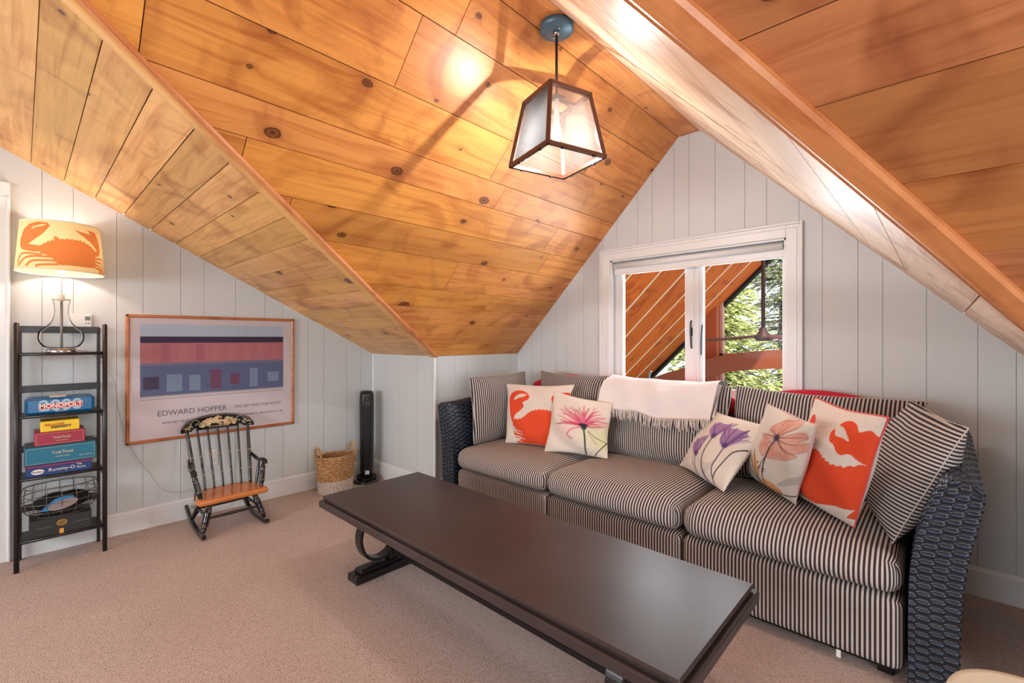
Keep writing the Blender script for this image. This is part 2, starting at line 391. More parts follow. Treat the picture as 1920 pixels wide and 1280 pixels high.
# left wall (with the slope of the roof), boards vertical: U = z, V = y
roofz = lambda y: ZK+SM*(YB-y) if y > YR else ZTOP-SM*(YR-y)
planked('wall_left', (XL, 0, 0), (0, 0, 1), (0, 1, 0), [(0, YBK), (0, YB), (ZK, YB), (ZTOP, YR), (roofz(YBK), YBK)], WW, M_wall, M_wback, gap=.0022, backoff=.008, seed=2)
planked('wall_knee_left', (0, YB, 0), (0, 0, 1), (1, 0, 0), [(0, XL), (0, XC), (ZK, XC), (ZK, XL)], [.24, .2, .26, .3], M_wall, M_wback, gap=.0022, backoff=.008, seed=3)
planked('wall_dormer_left', (XC, 0, 0), (0, 0, 1), (0, 1, 0), [(0, YB), (0, YD), (ZK, YD), (ZK, YB)], WW, M_wall, M_wback, gap=.0022, backoff=.008, seed=4)
planked('wall_dormer_right', (XE, 0, 0), (0, 0, 1), (0, 1, 0), [(0, YB), (0, YD), (ZK, YD), (ZK, YB)], WW, M_wall, M_wback, gap=.0022, backoff=.008, seed=5)
planked('wall_knee_right', (0, YB, 0), (0, 0, 1), (1, 0, 0), [(0, XE), (0, XR), (ZK, XR), (ZK, XE)], WW, M_wall, M_wback, gap=.0022, backoff=.008, seed=6)
# gable wall with the window hole, in four pieces welded into one object
wx0, wx1, wz0, wz1 = -1.95, -.70, .85, 1.91
def gable():
    s1 = (ZR-ZK)/(XR0-XC); s2 = (ZR-ZK)/(XE-XR1)
    zt = lambda x: ZK+s1*(x-XC) if x < XR0 else (ZR if x < XR1 else ZK+s2*(XE-x))
    mb = MB(); cuts = []; x = XC; k = 0; rr = random.Random(8)
    edges = [XC]
    while x < XE-.02: x += [.18, .12, .17, .11, .18, .19, .13][k % 7]; k += 1; edges.append(min(x, XE))
    br = sorted(set([XC, XR0, XR1, XE, wx0, wx1]+edges))
    g = .0011
    for a, b in zip(br[:-1], br[1:]):
        ga = g if a in edges else 0; gb = g if b in edges else 0
        segs = [(0, wz0), (wz1, None)] if a >= wx0-1e-6 and b <= wx1+1e-6 else [(0, None)]
        for lo, hi in segs:
            A, B = a+ga, b-gb; h0 = zt(A) if hi is None else hi; h1 = zt(B) if hi is None else hi
            vs = [(A, YD, lo), (B, YD, lo), (B, YD, h1), (A, YD, h0)]
            mb.add(vs+[(v[0], YD+.012, v[2]) for v in vs], [(0, 1, 2, 3), (0, 4, 5, 1), (1, 5, 6, 2), (2, 6, 7, 3), (3, 7, 4, 0)])
            mb.add([(a, YD+.007, lo), (b, YD+.007, lo), (b, YD+.007, zt(b) if hi is None else hi), (a, YD+.007, zt(a) if hi is None else hi)], [(0, 1, 2, 3)], mi=1)
            mb.add([(a, YD+.13, lo), (b, YD+.13, lo), (b, YD+.13, zt(b)+.1 if hi is None else hi), (a, YD+.13, zt(a)+.1 if hi is None else hi)], [(0, 1, 2, 3)], mi=1)
    return struct('wall_gable', mb, [M_wall, M_wback])
gable()
# rest of the shell, behind the camera
def wall_with_hole(name, axis, c, a0, a1, top, hole, m):
    mb = MB(); h0, h1, z0, z1 = hole
    def q(a, b, lo, hi0, hi1):
        vs = [(a, lo), (b, lo), (b, hi1), (a, hi0)]
        f = (lambda p, d: (p[0], c+d, p[1])) if axis == 'y' else (lambda p, d: (c+d, p[0], p[1]))
        sg = -.08 if axis == 'y' else .08
        mb.add([f(p, 0) for p in vs]+[f(p, sg) for p in vs], [(0, 1, 2, 3), (4, 5, 6, 7), (0, 1, 5, 4), (1, 2, 6, 5), (2, 3, 7, 6), (3, 0, 4, 7)])
    xs = sorted(set([a0, h0, h1, a1]+([YR] if axis == 'x' else [])))
    for a, b in zip(xs[:-1], xs[1:]):
        if a >= h0-1e-6 and b <= h1+1e-6: q(a, b, 0, z0, z0); q(a, b, z1, top(a), top(b))
        else: q(a, b, 0, top(a), top(b))
    return struct(name, mb, m)
wall_with_hole('wall_back', 'y', YBK, XL, XR, lambda x: roofz(YBK), (-3.0, -.2, .85, 2.15), M_wall)
wall_with_hole('wall_right', 'x', XR, YBK, YB, roofz, (-1.1, .7, .7, 1.95), M_wall)
for nm, (a, b) in (('window_2', ((-3.0, YBK-.05, .85), (-.2, YBK-.02, 2.15))), ('window_3', ((XR+.02, -1.1, .7), (XR+.05, .7, 1.95)))):
    mb = MB()
    ax = 0 if b[0]-a[0] > .1 else 1
    for t in (0, .333, .667, 1):
        lo = list(a); hi = list(b); c0 = a[ax]+(b[ax]-a[ax])*t; lo[ax] = c0-.03; hi[ax] = c0+.03; mb.box(lo, hi)
    for z in (a[2], b[2]): mb.box((a[0], a[1], z-.03), (b[0], b[1], z+.03))
    o = struct(nm, mb, M_trim)
    mb = MB(); mb.box((a[0], (a[1]+b[1])/2-.002 if ax == 0 else a[1], a[2]), (b[0] if ax == 0 else a[0]+.004, (a[1]+b[1])/2+.002 if ax == 0 else b[1], b[2])); struct('glass', mb, M_pane, o)
# main roof slope: u = x, v along the slope from the knee wall upward
cs = math.sqrt(1+SM*SM); vd = (0, -1/cs, SM/cs); vv = lambda y: (YB-y)*cs
MW1 = [.158]*40
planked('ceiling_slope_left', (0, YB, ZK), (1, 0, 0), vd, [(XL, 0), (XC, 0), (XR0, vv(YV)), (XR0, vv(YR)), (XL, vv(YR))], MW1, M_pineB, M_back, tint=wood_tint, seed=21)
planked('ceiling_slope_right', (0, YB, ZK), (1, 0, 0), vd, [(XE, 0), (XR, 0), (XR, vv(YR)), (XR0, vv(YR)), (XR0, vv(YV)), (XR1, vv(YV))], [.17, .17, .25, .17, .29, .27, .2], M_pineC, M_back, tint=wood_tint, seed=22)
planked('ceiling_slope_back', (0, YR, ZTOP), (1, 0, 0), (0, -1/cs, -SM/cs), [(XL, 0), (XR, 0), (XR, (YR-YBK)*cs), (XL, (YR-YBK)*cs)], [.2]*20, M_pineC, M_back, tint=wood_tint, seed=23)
# dormer: u = y, v down from the ridge
sl = math.hypot(XR0-XC, ZR-ZK)
PW = [.21, .30, .25, .16, .22, .20, .25, .16, .16, .21, .17]
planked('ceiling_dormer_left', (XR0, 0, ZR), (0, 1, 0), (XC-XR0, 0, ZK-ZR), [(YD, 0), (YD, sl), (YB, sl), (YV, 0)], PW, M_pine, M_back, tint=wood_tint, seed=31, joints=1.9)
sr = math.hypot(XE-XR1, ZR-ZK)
planked('ceiling_dormer_right', (XR1, 0, ZR), (0, 1, 0), (XE-XR1, 0, ZK-ZR), [(YD, 0), (YD, sr), (YB, sr), (YV, 0)], [.25, .3, .28, .25, .3, .2, .3, .3], M_pineGlare, M_back, tint=pale_tint, seed=33, joints=2.3)
planked('ceiling_ridge', (0, 0, ZR), (0, 1, 0), (1, 0, 0), [(YV, XR0), (YD, XR0), (YD, XR1), (YV, XR1)], [.2], M_pine, M_back, tint=wood_tint, seed=35)
mb = MB(); mb.box((XR0-.2, YR-.3, ZR+.075), (XR1+.2, YD+.2, ZR+.12)); mb.box((XR0-.06, YV-.1, ZR+.014), (XR1+.06, YD+.14, ZR+.08)); struct('ceiling_light_seal', mb, M_back)  # hidden slabs added above the ridge to keep sunlight from leaking in
# boards over the two valleys
def valley(name, a, b, offa, offb, m, th=.018, seed=1):
    a = Vector(a); b = Vector(b); d = (b-a).normalized(); mb = MB(); L = (b-a).length
    n1 = Vector(offa); n1 = (n1-d*n1.dot(d)).normalized(); n2 = Vector(offb); n2 = (n2-d*n2.dot(d)).normalized()
    return a, b, d, n1, n2, L
def board(name, a, b, side, w0, w1, up, th, m, seed):
    """board along a-b lying in the slope spanned with 'side', from w0 to w1 off the line, th proud along up"""
    a = Vector(a); b = Vector(b); d = (b-a).normalized(); s = Vector(side); s = (s-d*s.dot(d)).normalized(); n = d.cross(s).normalized()
    if (CAMP-a).dot(n) < 0: n = -n
    L = (b-a).length; mb = MB(); P = []; prof = [(w0, 0), (w0, th*.6), (w0+.008, th), (w1-.008, th), (w1, th*.6), (w1, 0)]
    vs = [a+s*p+n*q for p, q in prof]+[b+s*p+n*q for p, q in prof]; k = len(prof)
    fs = [(i, i+1, k+i+1, k+i) for i in range(k-1)]+[list(range(k)), list(range(k, 2*k))]
    sd = seed*3.3
    uvs = [[(sd, seed+prof[i][0]+prof[i][1]), (sd, seed+prof[i+1][0]+prof[i+1][1]), (sd+L, seed+prof[i+1][0]+prof[i+1][1]), (sd+L, seed+prof[i][0]+prof[i][1])] for i in range(k-1)]+[[(sd, seed)]*k]*2
    mb.add(vs, fs, uvs=uvs, pc=(1, .999, 1)); return struct(name, mb, m)
VL0 = (XC, YB, ZK); VL1 = (XR0, YV, ZR); VR0 = (XE, YB, ZK); VR1 = (XR1, YV, ZR)
board('trim_1', VL0, VL1, (-1, 0, 0), -.004, .052, None, .016, M_pineB, 5)
board('trim_2', VL0, VL1, (1, 0, 1.015), -.004, .022, None, .02, M_beam, 7)
board('trim_3', VR0, VR1, (1, 0, 0), .0, .062, None, .022, M_beam, 9)
board('trim_4', VR0, VR1, (-1, 0, 1.015), -.006, .012, None, .012, M_beam, 12)

# baseboards: section in (offset from wall, z)
BP = [(0, 0), (.016, 0), (.016, .112), (.011, .118), (.017, .124), (.014, .134), (.006, .143), (0, .143)]
def baseboard(name, p, q, n):
    mb = MB(); p = Vector((*p, 0)); q = Vector((*q, 0)); n = Vector((*n, 0)); k = len(BP)
    vs = [p+n*a+Vector((0, 0, z)) for a, z in BP]+[q+n*a+Vector((0, 0, z)) for a, z in BP]
    mb.add(vs, [(i, (i+1) % k, k+(i+1) % k, k+i) for i in range(k)]+[list(range(k)), list(range(k, 2*k))]); return struct(name, mb, M_trim)
baseboard('baseboard_left', (XL, -.03), (XL, YB), (1, 0))
baseboard('baseboard_knee_left', (XL, YB), (XC, YB), (0, -1))
baseboard('baseboard_dormer_left', (XC, YB), (XC, YD), (1, 0))
baseboard('baseboard_gable', (XC, YD), (XE, YD), (0, -1))
baseboard('baseboard_dormer_right', (XE, YB), (XE, YD), (-1, 0))
baseboard('baseboard_knee_right', (XE, YB), (XR, YB), (0, -1))
mb = MB(); mb.bbox((XC-.012, YB-.014, 0), (XC+.012, YB+.004, ZK-.005), .004); struct('trim_5', mb, M_trim)

# door casing on the left wall
mb = MB()
for (a, b, c, d) in ((-.120, -.042, 0, 2.098), (-.98, -.90, 0, 2.098)):
    mb.bbox((XL, a, c), (XL+.018, b, d), .004); mb.bbox((XL, b-.014 if b > -.5 else a, c), (XL+.028, b if b > -.5 else a+.014, d), .004)
    mb.bbox((XL, a if b > -.5 else b-.014, c), (XL+.024, a+.012 if b > -.5 else b, d), .004)
mb.bbox((XL, -.98, 2.099), (XL+.019, -.042, 2.163), .004); mb.bbox((XL, -.98, 2.161), (XL+.028, -.042, 2.178), .004)
dr = struct('door_1', mb, M_trim)
mb = MB(); mb.box((XL-.004, -.90, .01), (XL+.006, -.12, 2.10))
for z0, z1 in ((.2, .95), (1.1, 1.95)):
    for y0, y1 in ((-.8, -.55), (-.47, -.22)): mb.bbox((XL, y0, z0), (XL+.012, y1, z1), .006)
struct('door_panel', mb, M_trim, dr)

# ---------------------------------------------------------------- window in the gable wall
def window():
    mb = MB(); cw = .092; yo = YD-.016
    x0, x1, z0, z1 = wx0, wx1, wz0, wz1
    def rails(a, b, c, d, w, y0, y1, ch=.004, bot=True):
        mb.bbox((a, y0, c), (a+w, y1, d), ch); mb.bbox((b-w, y0, c), (b, y1, d), ch)
        mb.bbox((a+w, y0, d-w), (b-w, y1, d), ch)
        if bot: mb.bbox((a+w, y0, c), (b-w, y1, c+w), ch)
    rails(x0-cw, x1+cw, z0-cw, z1+cw, cw, yo, YD+.002)
    rails(x0-cw, x1+cw, z0-cw, z1+cw, .016, yo-.012, YD, .004)
    rails(x0-cw+.03, x1+cw-.03, z0-cw+.03, z1+cw-.03, .008, yo-.005, YD, .002)
    w = struct('window_1', mb, M_trim)
    mb = MB(); t = .012                                            # jamb lining
    mb.box((x0, YD, z0), (x0+t, YD+.13, z1)); mb.box((x1-t, YD, z0), (x1, YD+.13, z1)); mb.box((x0, YD, z1-t), (x1, YD+.13, z1)); mb.box((x0, YD, z0), (x1, YD+.13, z0+t))
    struct('window_frame', mb, M_trim, w)
    ys = YD+.05
    for (a, b, l, r_) in ((x0+t, -1.292, .072, .07), (-1.292, x1-t, .062, .022)):
        mb = MB(); zb, zt = z0+t, z1-t
        mb.bbox((a, ys, zb), (a+l, ys+.04, zt), .005); mb.bbox((b-r_, ys, zb), (b, ys+.04, zt), .005)
        mb.bbox((a+l, ys, zt-.075), (b-r_, ys+.04, zt), .005); mb.bbox((a+l, ys, zb), (b-r_, ys+.04, zb+.07), .005)
        mb.bbox((a+l*.35, ys-.012, zb), (a+l*.6, ys, zt), .003)
        s = struct('sash', mb, M_trim, w)
        mb = MB(); mb.box((a+l, ys+.018, zb+.07), (b-r_, ys+.022, zt-.075)); struct('pane', mb, M_pane, s)
    mb = MB(); mb.tube([(x0+t+.01, YD+.022, z1-.045), (x1-t-.01, YD+.022, z1-.045)], .022, 14)
    mb.bbox((x0+t+.006, YD+.028, z1-.112), (x1-t-.006, YD+.034, z1-.06), .002); mb.bbox((x0+t+.006, YD+.024, z1-.118), (x1-t-.006, YD+.038, z1-.106), .003)
    struct('roller_blind', mb, M_trim, w)
    mb = MB()                                                      # crank and latches
    for zz in (1.33,):
        mb.tube(curve([(-1.312, ys-.004, zz-.12), (-1.312, ys-.02, zz-.02), (-1.312, ys-.02, zz+.06), (-1.312, ys-.004, zz+.08)], 6), .006, 8)
        mb.tube(curve([(-1.235, ys-.004, zz-.16), (-1.232, ys-.03, zz-.15), (-1.235, ys-.02, zz-.05), (-1.235, ys-.004, zz+.05)], 6), .006, 8)
    mb.bbox((-1.320, ys-.008, zz-.03), (-1.304, ys, zz+.03), .002)
    struct('window_latch', mb, mat('latch_metal', (70, 84, 92), .4, .6), w)
    mb = MB(); cx = -1.60
    mb.tube(curve([(cx-.02, YD-.01, .945), (cx-.005, YD-.02, .965), (cx, YD-.022, 1.01), (cx+.012, YD-.02, 1.035)], 6), [.007]*18+[.007], 8)
    mb.bbox((cx-.045, YD-.02, .93), (cx+.06, YD+.01, .952), .004)
    struct('crank', mb, mat('crank_metal', (110, 132, 146), .4, .5), w)
window()

# ---------------------------------------------------------------- beyond the window: great room roof, glazing, fan, trees
def beyond():
    G = 8.0
    e0 = atY(1210, 715, G); e1 = atY(1445, 481.6, G)
    d = (e1-e0).normalized(); nn = Vector((-d.z, 0, d.x)) ; slope = (e1.z-e0.z)/(e1.x-e0.x)
    a = e0-d*5.0; b = e0+d*5.6; mb = MB(); rr = random.Random(4); y = G; up = Vector((-d.z, 0, d.x)); up = up if up.z > 0 else -up
    while y > 3.5:                                                 # wide boards with pale battens between them, running up the slope
        y1 = max(3.46, y-.565); o = (rr.uniform(0, 30), rr.uniform(0, 30)); L = (b-a).length; w = y-y1
        A0, B0 = Vector((a.x, y1+.018, a.z)), Vector((b.x, y1+.018, b.z)); D = Vector((0, w-.018, 0))
        vs = [A0, B0, B0+D, A0+D]; mb.add(vs+[p+up*.04 for p in vs], [(0, 1, 2, 3), (4, 5, 6, 7), (0, 1, 5, 4), (2, 3, 7, 6), (1, 2, 6, 5), (0, 3, 7, 4)],
            uvs=[[(o[0], o[1]), (o[0]+L, o[1]), (o[0]+L, o[1]+w), (o[0], o[1]+w)]]*2+[[(0, 0)]*4]*4, pc=(rr.uniform(.86, 1.05),)*3)
        A0 = Vector((a.x, y1-.012, a.z))-up*.006; B0 = Vector((b.x, y1-.012, b.z))-up*.006; D = Vector((0, .030, 0)); vs = [A0, B0, B0+D, A0+D]
        mb.add(vs+[p+up*.02 for p in vs], [(0, 1, 2, 3), (4, 5, 6, 7), (0, 1, 5, 4), (2, 3, 7, 6)], mi=1)
        y = y1
    struct('ceiling_great_room', mb, [M_cedar, mat('pale_spline', (255, 232, 196), .6)])
    mb = MB(); mb.prism([(a.x, G-.06, a.z), Vector((a.x, G-.06, a.z))-up*.05, Vector((a.x, G+.06, a.z))-up*.05, (a.x, G+.06, a.z)], b-a)
    struct('trim_6', mb, M_cedar)
    wood = mat('timber_orange', (176, 84, 40), .5, bump=(8, .3))
    wood2 = mat('timber_brown', (150, 78, 48), .5, bump=(8, .3))
    post = atY(1334, 650, G-.1)
    mb = MB(); mb.bbox((post.x-.13, G-.22, -3), (post.x+.13, G-.02, atY(1334, 572, G).z), .01); struct('trim_7', mb, wood)
    mb = MB(); x0 = post.x+.13; zt = atY(1400, 668, G).z; zb = atY(1400, 683, G).z
    mb.bbox((x0, G-.14, zb), (x0+5.5, G-.02, zt), .008); struct('trim_8', mb, wood)
    mb = MB(); mb.bbox((x0, G-.1, -3), (x0+.05, G, 2.3), .004); mb.bbox((x0, G-.1, zt), (x0+5.5, G-.01, zt+.05), .004); struct('window_4', mb, mat('glazing_bead', (206, 150, 130), .5))
    # arched tie beam
    pts = [atY(1190, 724, 7.6), atY(1245, 702, 7.6), atY(1285, 690, 7.6), atY(1345, 669, 7.6), atY(1400, 660, 7.6), atY(1467, 655.5, 7.6)]
    tops = curve([(p.x, p.z) for p in pts]+[(pts[-1].x+.8, pts[-1].z+.02)], 5)
    mb = MB(); P = []
    for i, (x, z) in enumerate(tops):
        th = .27; j = min(i+1, len(tops)-1); h = max(i-1, 0); dx = tops[j][0]-tops[h][0]; dz = tops[j][1]-tops[h][1]; L = math.hypot(dx, dz); nx, nz = dz/L*th, -dx/L*th
        P.append([(x, 7.45, z), (x+nx, 7.45, z+nz), (x+nx, 7.7, z+nz), (x, 7.7, z)])
    mb.grid(P, wrap_v=True, smooth=False); struct('trim_9', mb, wood2)
    mb = MB(); mb.box((-14, 3.5, -3.2), (12, 40, -3.0)); struct('ground', mb, mat('ground_cover', (96, 104, 60), .95))
    # ceiling fan hanging in the great room
    h = atY(1431, 633, 6.0)
    f = empty('ceiling_fan', (h.x, h.y, h.z+1.6), 'dark bronze ceiling fan with slim blades hanging beyond the window', 'ceiling fan')
    br = mat('fan_bronze', (74, 44, 38), .5, .3)
    mb = MB(); mb.tube([(h.x, h.y, h.z+1.6), (h.x, h.y, h.z+.1)], .022, 12); mb.build('downrod', br, f)
    mb = MB(); mb.lathe([(.0, .13), (.035, .12), (.05, .07), (.085, .03), (.10, .0), (.07, -.035), (0, -.04)], h, 20); mb.build('hub', br, f)
    for k in range(3):
        an = math.radians([222, 342, 102][k]); c_, s_ = math.cos(an), math.sin(an); P = []
        for i in range(15):
            t = i/14; rr_ = .08+t*.82; w = .075+.05*math.sin(t*math.pi*.9)-.03*t; lift = .05*(1-t)**2; tw = .25*(1-t)
            P.append([(h.x+c_*rr_-s_*w*q*math.cos(tw), h.y+s_*rr_+c_*w*q*math.cos(tw), h.z-.03+lift+w*q*math.sin(tw)+zz) for q, zz in ((-1, 0), (-.5, .012), (.5, .012), (1, 0), (.5, -.012), (-.5, -.012))])
        mb = MB(); mb.grid(P, wrap_v=True); mb.build('blade', mat('fan_blade_wood', (104, 62, 62), .5), f)
    # trees
    leaf = [mat('leaf_light', (226, 230, 150), .7), mat('leaf_mid', (176, 186, 110), .7), mat('leaf_grey', (160, 162, 148), .8)]
    bark = mat('bark', (96, 78, 70), .9)
    def tree(cx, cy, hgt, rad, z0, n, seed, label, lm):
        rr = random.Random(seed); t = empty('fir_tree', (cx, cy, z0), label, 'tree')
        mb = MB(); mb.tube([(cx, cy, z0), (cx+.1, cy, z0+hgt*.5), (cx, cy, z0+hgt)], [.22, .14, .03], 10); mb.build('trunk', bark, t)
        mb = MB(); lf = MB(); nb = int(n/55)
        for k in range(nb):
            tz = rr.random()**.9; z = z0+hgt*(.12+.86*tz); R = rad*(1-tz*.85)*rr.uniform(.75, 1.1); an = rr.uniform(0, 6.283); dx, dy = math.cos(an), math.sin(an)
            droop = rr.uniform(.15, .45)
            pts = [(cx+dx*R*s, cy+dy*R*s, z-droop*R*s*s) for s in (0, .35, .7, 1)]
            mb.tube(pts, [.03, .02, .012, .004], 5, caps=False)
            for _ in range(55):
                s = rr.uniform(.18, 1.05); side = rr.uniform(-1, 1)*.28*R*(1.1-s*.6)
                p = Vector((cx+dx*R*s-dy*side, cy+dy*R*s+dx*side, z-droop*R*s*s-abs(side)*.3+rr.uniform(-.05, .05)))
                L = rr.uniform(.09, .2); a_ = Vector((dx+rr.uniform(-.8, .8), dy+rr.uniform(-.8, .8), rr.uniform(-.6, .3))).normalized()*L
                b_ = a_.cross(Vector((rr.uniform(-1, 1), rr.uniform(-1, 1), rr.uniform(-.2, 1)))).normalized()*L*.3
                lf.add([p-a_*.5, p+b_*.5, p+a_*.5, p-b_*.5], [(0, 1, 2, 3)], mi=(0 if rr.random() < .6 else 1))
        mb.build('branches', bark, t); o = lf.build('foliage', [leaf[lm[0]], leaf[lm[1]]], t)
    tree(-4.4, 12.5, 8.0, 2.4, -3, 26000, 1, 'sunlit pale green fir tree filling the middle of the glazing beyond the window', (0, 1))
    tree(-1.6, 15.5, 10, 2.2, -3, 18000, 2, 'grey green fir tree at the right edge of the window view', (1, 2))
    tree(-9.6, 17.0, 9, 2.6, -3, 15000, 3, 'pale fir tree low at the left behind the arched timber tie', (0, 1))
    tree(-3.9, 17.5, 12.5, 2.8, -3, 20000, 4, 'tall grey fir tree rising behind the sunlit pale green one', (2, 1))
beyond()

# ---------------------------------------------------------------- pendant lantern
def pendant():
    cx, cy = -1.311, 1.71
    t = empty('pendant_lantern', (cx, cy, ZR), 'bronze framed tapered glass lantern pendant hanging from the ridge of the ceiling', 'pendant light')
    bz = mat('lantern_bronze', (92, 56, 40), .42, .4); chrome = mat('chrome', (190, 196, 200), .15, 1)
    mb = MB(); mb.lathe([(0, -.03), (.072, -.03), (.079, -.024), (.079, 0), (0, 0)], (cx, cy, ZR), 48); mb.build('canopy', mat('canopy_blue_grey', (84, 118, 138), .35, .3), t)
    mb = MB(); mb.lathe([(0, -.048), (.014, -.044), (.016, -.03), (0, -.03)], (cx, cy, ZR), 20)
    for s in (-1, 1): mb.tube([(cx+s*.03, cy-.02*s, ZR-.038), (cx+s*.03, cy-.02*s, ZR-.03)], .005, 8)
    mb.build('canopy_screw', chrome, t)
    mb = MB(); mb.tube([(cx, cy, ZR-.03), (cx, cy, 2.40)], .0065, 12); mb.build('rod', mat('rod_dark', (66, 44, 36), .4, .5), t)
    th = math.radians(-17); a1 = Vector((math.cos(th), math.sin(th), 0)); a2 = Vector((-a1.y, a1.x, 0))
    def cor(s, z): c = Vector((cx, cy, z)); return [c-a1*s-a2*s, c+a1*s-a2*s, c+a1*s+a2*s, c-a1*s+a2*s]
    zt, zb, st, sb = 2.40, 2.11, .110, .157
    T = cor(st, zt); B = cor(sb, zb)
    mb = MB()
    def bar(p, q, w=.0085):
        d = (q-p).normalized(); u = d.cross(Vector((0, 0, 1)));  u = u.normalized() if u.length > .1 else a1; v = d.cross(u)
        p = p-d*w*.6; q = q+d*w*.6
        vs = [p+u*w*i+v*w*j for i, j in ((-1, -1), (1, -1), (1, 1), (-1, 1))]; vs += [x+(q-p) for x in vs]
        mb.add(vs, [(0, 1, 2, 3), (7, 6, 5, 4), (0, 1, 5, 4), (1, 2, 6, 5), (2, 3, 7, 6), (3, 0, 4, 7)])
    for i in range(4): bar(T[i], T[(i+1) % 4]); bar(B[i], B[(i+1) % 4]); bar(T[i], B[i])
    mb.prism([p+Vector((0, 0, .004)) for p in cor(.03, zt)], (0, 0, .006))
    bar((T[0]+T[1])/2, (T[2]+T[3])/2, .006)
    fr = mb.build('frame', bz, t)
    gl = clear_glass('seeded_glass', .2, (.97, .98, 1)); nt = gl.node_tree
    mx = nt.nodes['Mix Shader']; df = nt.nodes.new('ShaderNodeBsdfTranslucent'); df.inputs[0].default_value = (.9, .93, .95, 1); df2 = nt.nodes.new('ShaderNodeBsdfDiffuse'); df2.inputs[0].default_value = (.9, .93, .95, 1)
    m0 = nt.nodes.new('ShaderNodeMixShader'); m0.inputs[0].default_value = .5; nt.links.new(df.outputs[0], m0.inputs[1]); nt.links.new(df2.outputs[0], m0.inputs[2])
    m2 = nt.nodes.new('ShaderNodeMixShader'); m2.inputs[0].default_value = .02; nt.links.new(mx.outputs[0], m2.inputs[1]); nt.links.new(m0.outputs[0], m2.inputs[2]); nt.links.new(m2.outputs[0], nt.nodes['Material Output'].inputs[0])
    for i in range(4):
        mb = MB(); j = (i+1) % 4; c = (T[i]+T[j]+B[i]+B[j])/4; n = ((T[j]-T[i]).cross(B[i]-T[i])).normalized()*.002
        vs = [c+(p-c)*.98 for p in (T[i], T[j], B[j], B[i])]; mb.add(vs+[p+n for p in vs], [(0, 1, 2, 3), (4, 5, 6, 7), (0, 1, 5, 4), (1, 2, 6, 5), (2, 3, 7, 6), (3, 0, 4, 7)]); mb.build('glass_pane', gl, t)
    mb = MB()
    for i in range(4):
        for f in (.25, .8):
            p = B[i].lerp(B[(i+1) % 4], f); mb = MB(); mb.bbox(p-Vector((.008, .008, .013)), p+Vector((.008, .008, -.008)), .002); mb.build('clip', M_black, t)
    
    mb = MB(); mb.tube([(cx, cy, 2.40), (cx, cy, 2.30)], .013, 14); mb.build('socket', mat('socket_white', (214, 210, 200), .5), t)
    mb = MB(); mb.lathe([(.011, .3), (.013, .285), (.020, .262), (.023, .24), (.020, .215), (.010, .19), (0, .183)], (cx, cy, 2.0), 20)
    mb.build('bulb', mat('bulb_glow', (255, 240, 220), .3, emit=(255, 236, 214), es=9), t)
pendant()

# ---------------------------------------------------------------- ladder shelf
SX0, SX1, SY0, SY1 = -3.885, -3.69, -.018, .345
def shelf():
    t = empty('ladder_shelf', ((SX0+SX1)/2, (SY0+SY1)/2, 0), 'black four tier ladder shelf with tubular legs against the left wall', 'shelf')
    bk = mat('shelf_black', (34, 29, 30), .35)
    for y in (SY0, SY1):
        mb = MB(); mb.tube([(SX1, y, 0), (SX1, y, 1.362)], .0115, 14); mb.lathe([(.0115, 0), (.009, .006), (0, .008)], (SX1, y, 1.362), 14); mb.build('front_leg', bk, t)
        mb = MB(); mb.bbox((SX0-.012, y-.008+(.012 if y < .1 else -.012), 0), (SX0+.008, y+.008+(.012 if y < .1 else -.012), 1.35), .003); mb.build('rear_leg', bk, t)
    for k, z in enumerate((1.20, .852, .506, .162)):
        mb = MB(); mb.bbox((SX0, SY0+.008, z-.014), (SX1+.004, SY1-.008, z), .003); mb.tube([(SX1+.002, SY0+.01, z-.006), (SX1+.002, SY1-.01, z-.006)], .009, 10)
        mb.build('shelf_board', bk, t)
        mb = MB(); mb.bbox((SX0+.008, SY0+.01, z+.115), (SX0+.016, SY1-.01, z+.155), .002); mb.build('rail', bk, t)
    mb = MB()
    for z in (1.19, .842, .496, .152):
        for y in (SY0+.01, SY1-.01): mb = MB(); mb.bbox((SX0, y-.002, z-.03), (SX1, y+.002, z+.0), .001); mb.build('bracket', bk, t)
shelf()
XF = Vector((0, 1, 0)); ZU = (0, 0, 1)
def gamebox(name, y0, y1, z0, z1, m, label, depth=.17, lid=None, group='board games on the shelf', ch=.003, xf=SX1-.002):
    t = empty(name, (xf-depth/2, (y0+y1)/2, z0), label, 'board game', group)
    mb = MB(); mb.bbox((xf-depth, y0, z0), (xf, y1, z1), ch); b = mb.build('box', m, t)
    if lid:
        mb = MB(); mb.bbox((xf-depth-.002, y0-.003, z1-lid[0]), (xf+.003, y1+.003, z1+.002), .002); mb.build('lid', lid[1], t)
    return t
# blue tin
mt = mat('tin_blue', (20, 104, 158), .25, coat=.5)
g = gamebox('board_game', .012, .300, .853, .945, mt, 'blue property trading game tin, alone on the second shelf', lid=None, ch=.014)
fx = SX1-.0005; silver = mat('silver_print', (150, 190, 210), .4); redp = mat('red_print', (196, 48, 52), .5); whitep = mat('white_print', (236, 232, 226), .5)
text('2000', .085, (fx, .156, .899), (0, 1, 0), ZU, silver, g, sx=1.05, bold=.002)
mb = MB(); mb.prism([(fx+.0012, .066, .882), (fx+.0012, .248, .886), (fx+.0012, .248, .917), (fx+.0012, .066, .913)], (.001, 0, 0)); mb.build('banner', whitep, g)
mb = MB(); mb.prism([(fx+.0022, .068, .884), (fx+.0022, .246, .888), (fx+.0022, .246, .915), (fx+.0022, .068, .911)], (.001, 0, 0)); mb.build('banner', redp, g)
text('MONOPOLY', .032, (fx+.004, .157, .8995), (0, 1, .02), ZU, whitep, g, sx=.98, bold=.0008)
text('EDITION', .012, (fx+.001, .157, .869), (0, 1, .0), ZU, whitep, g)
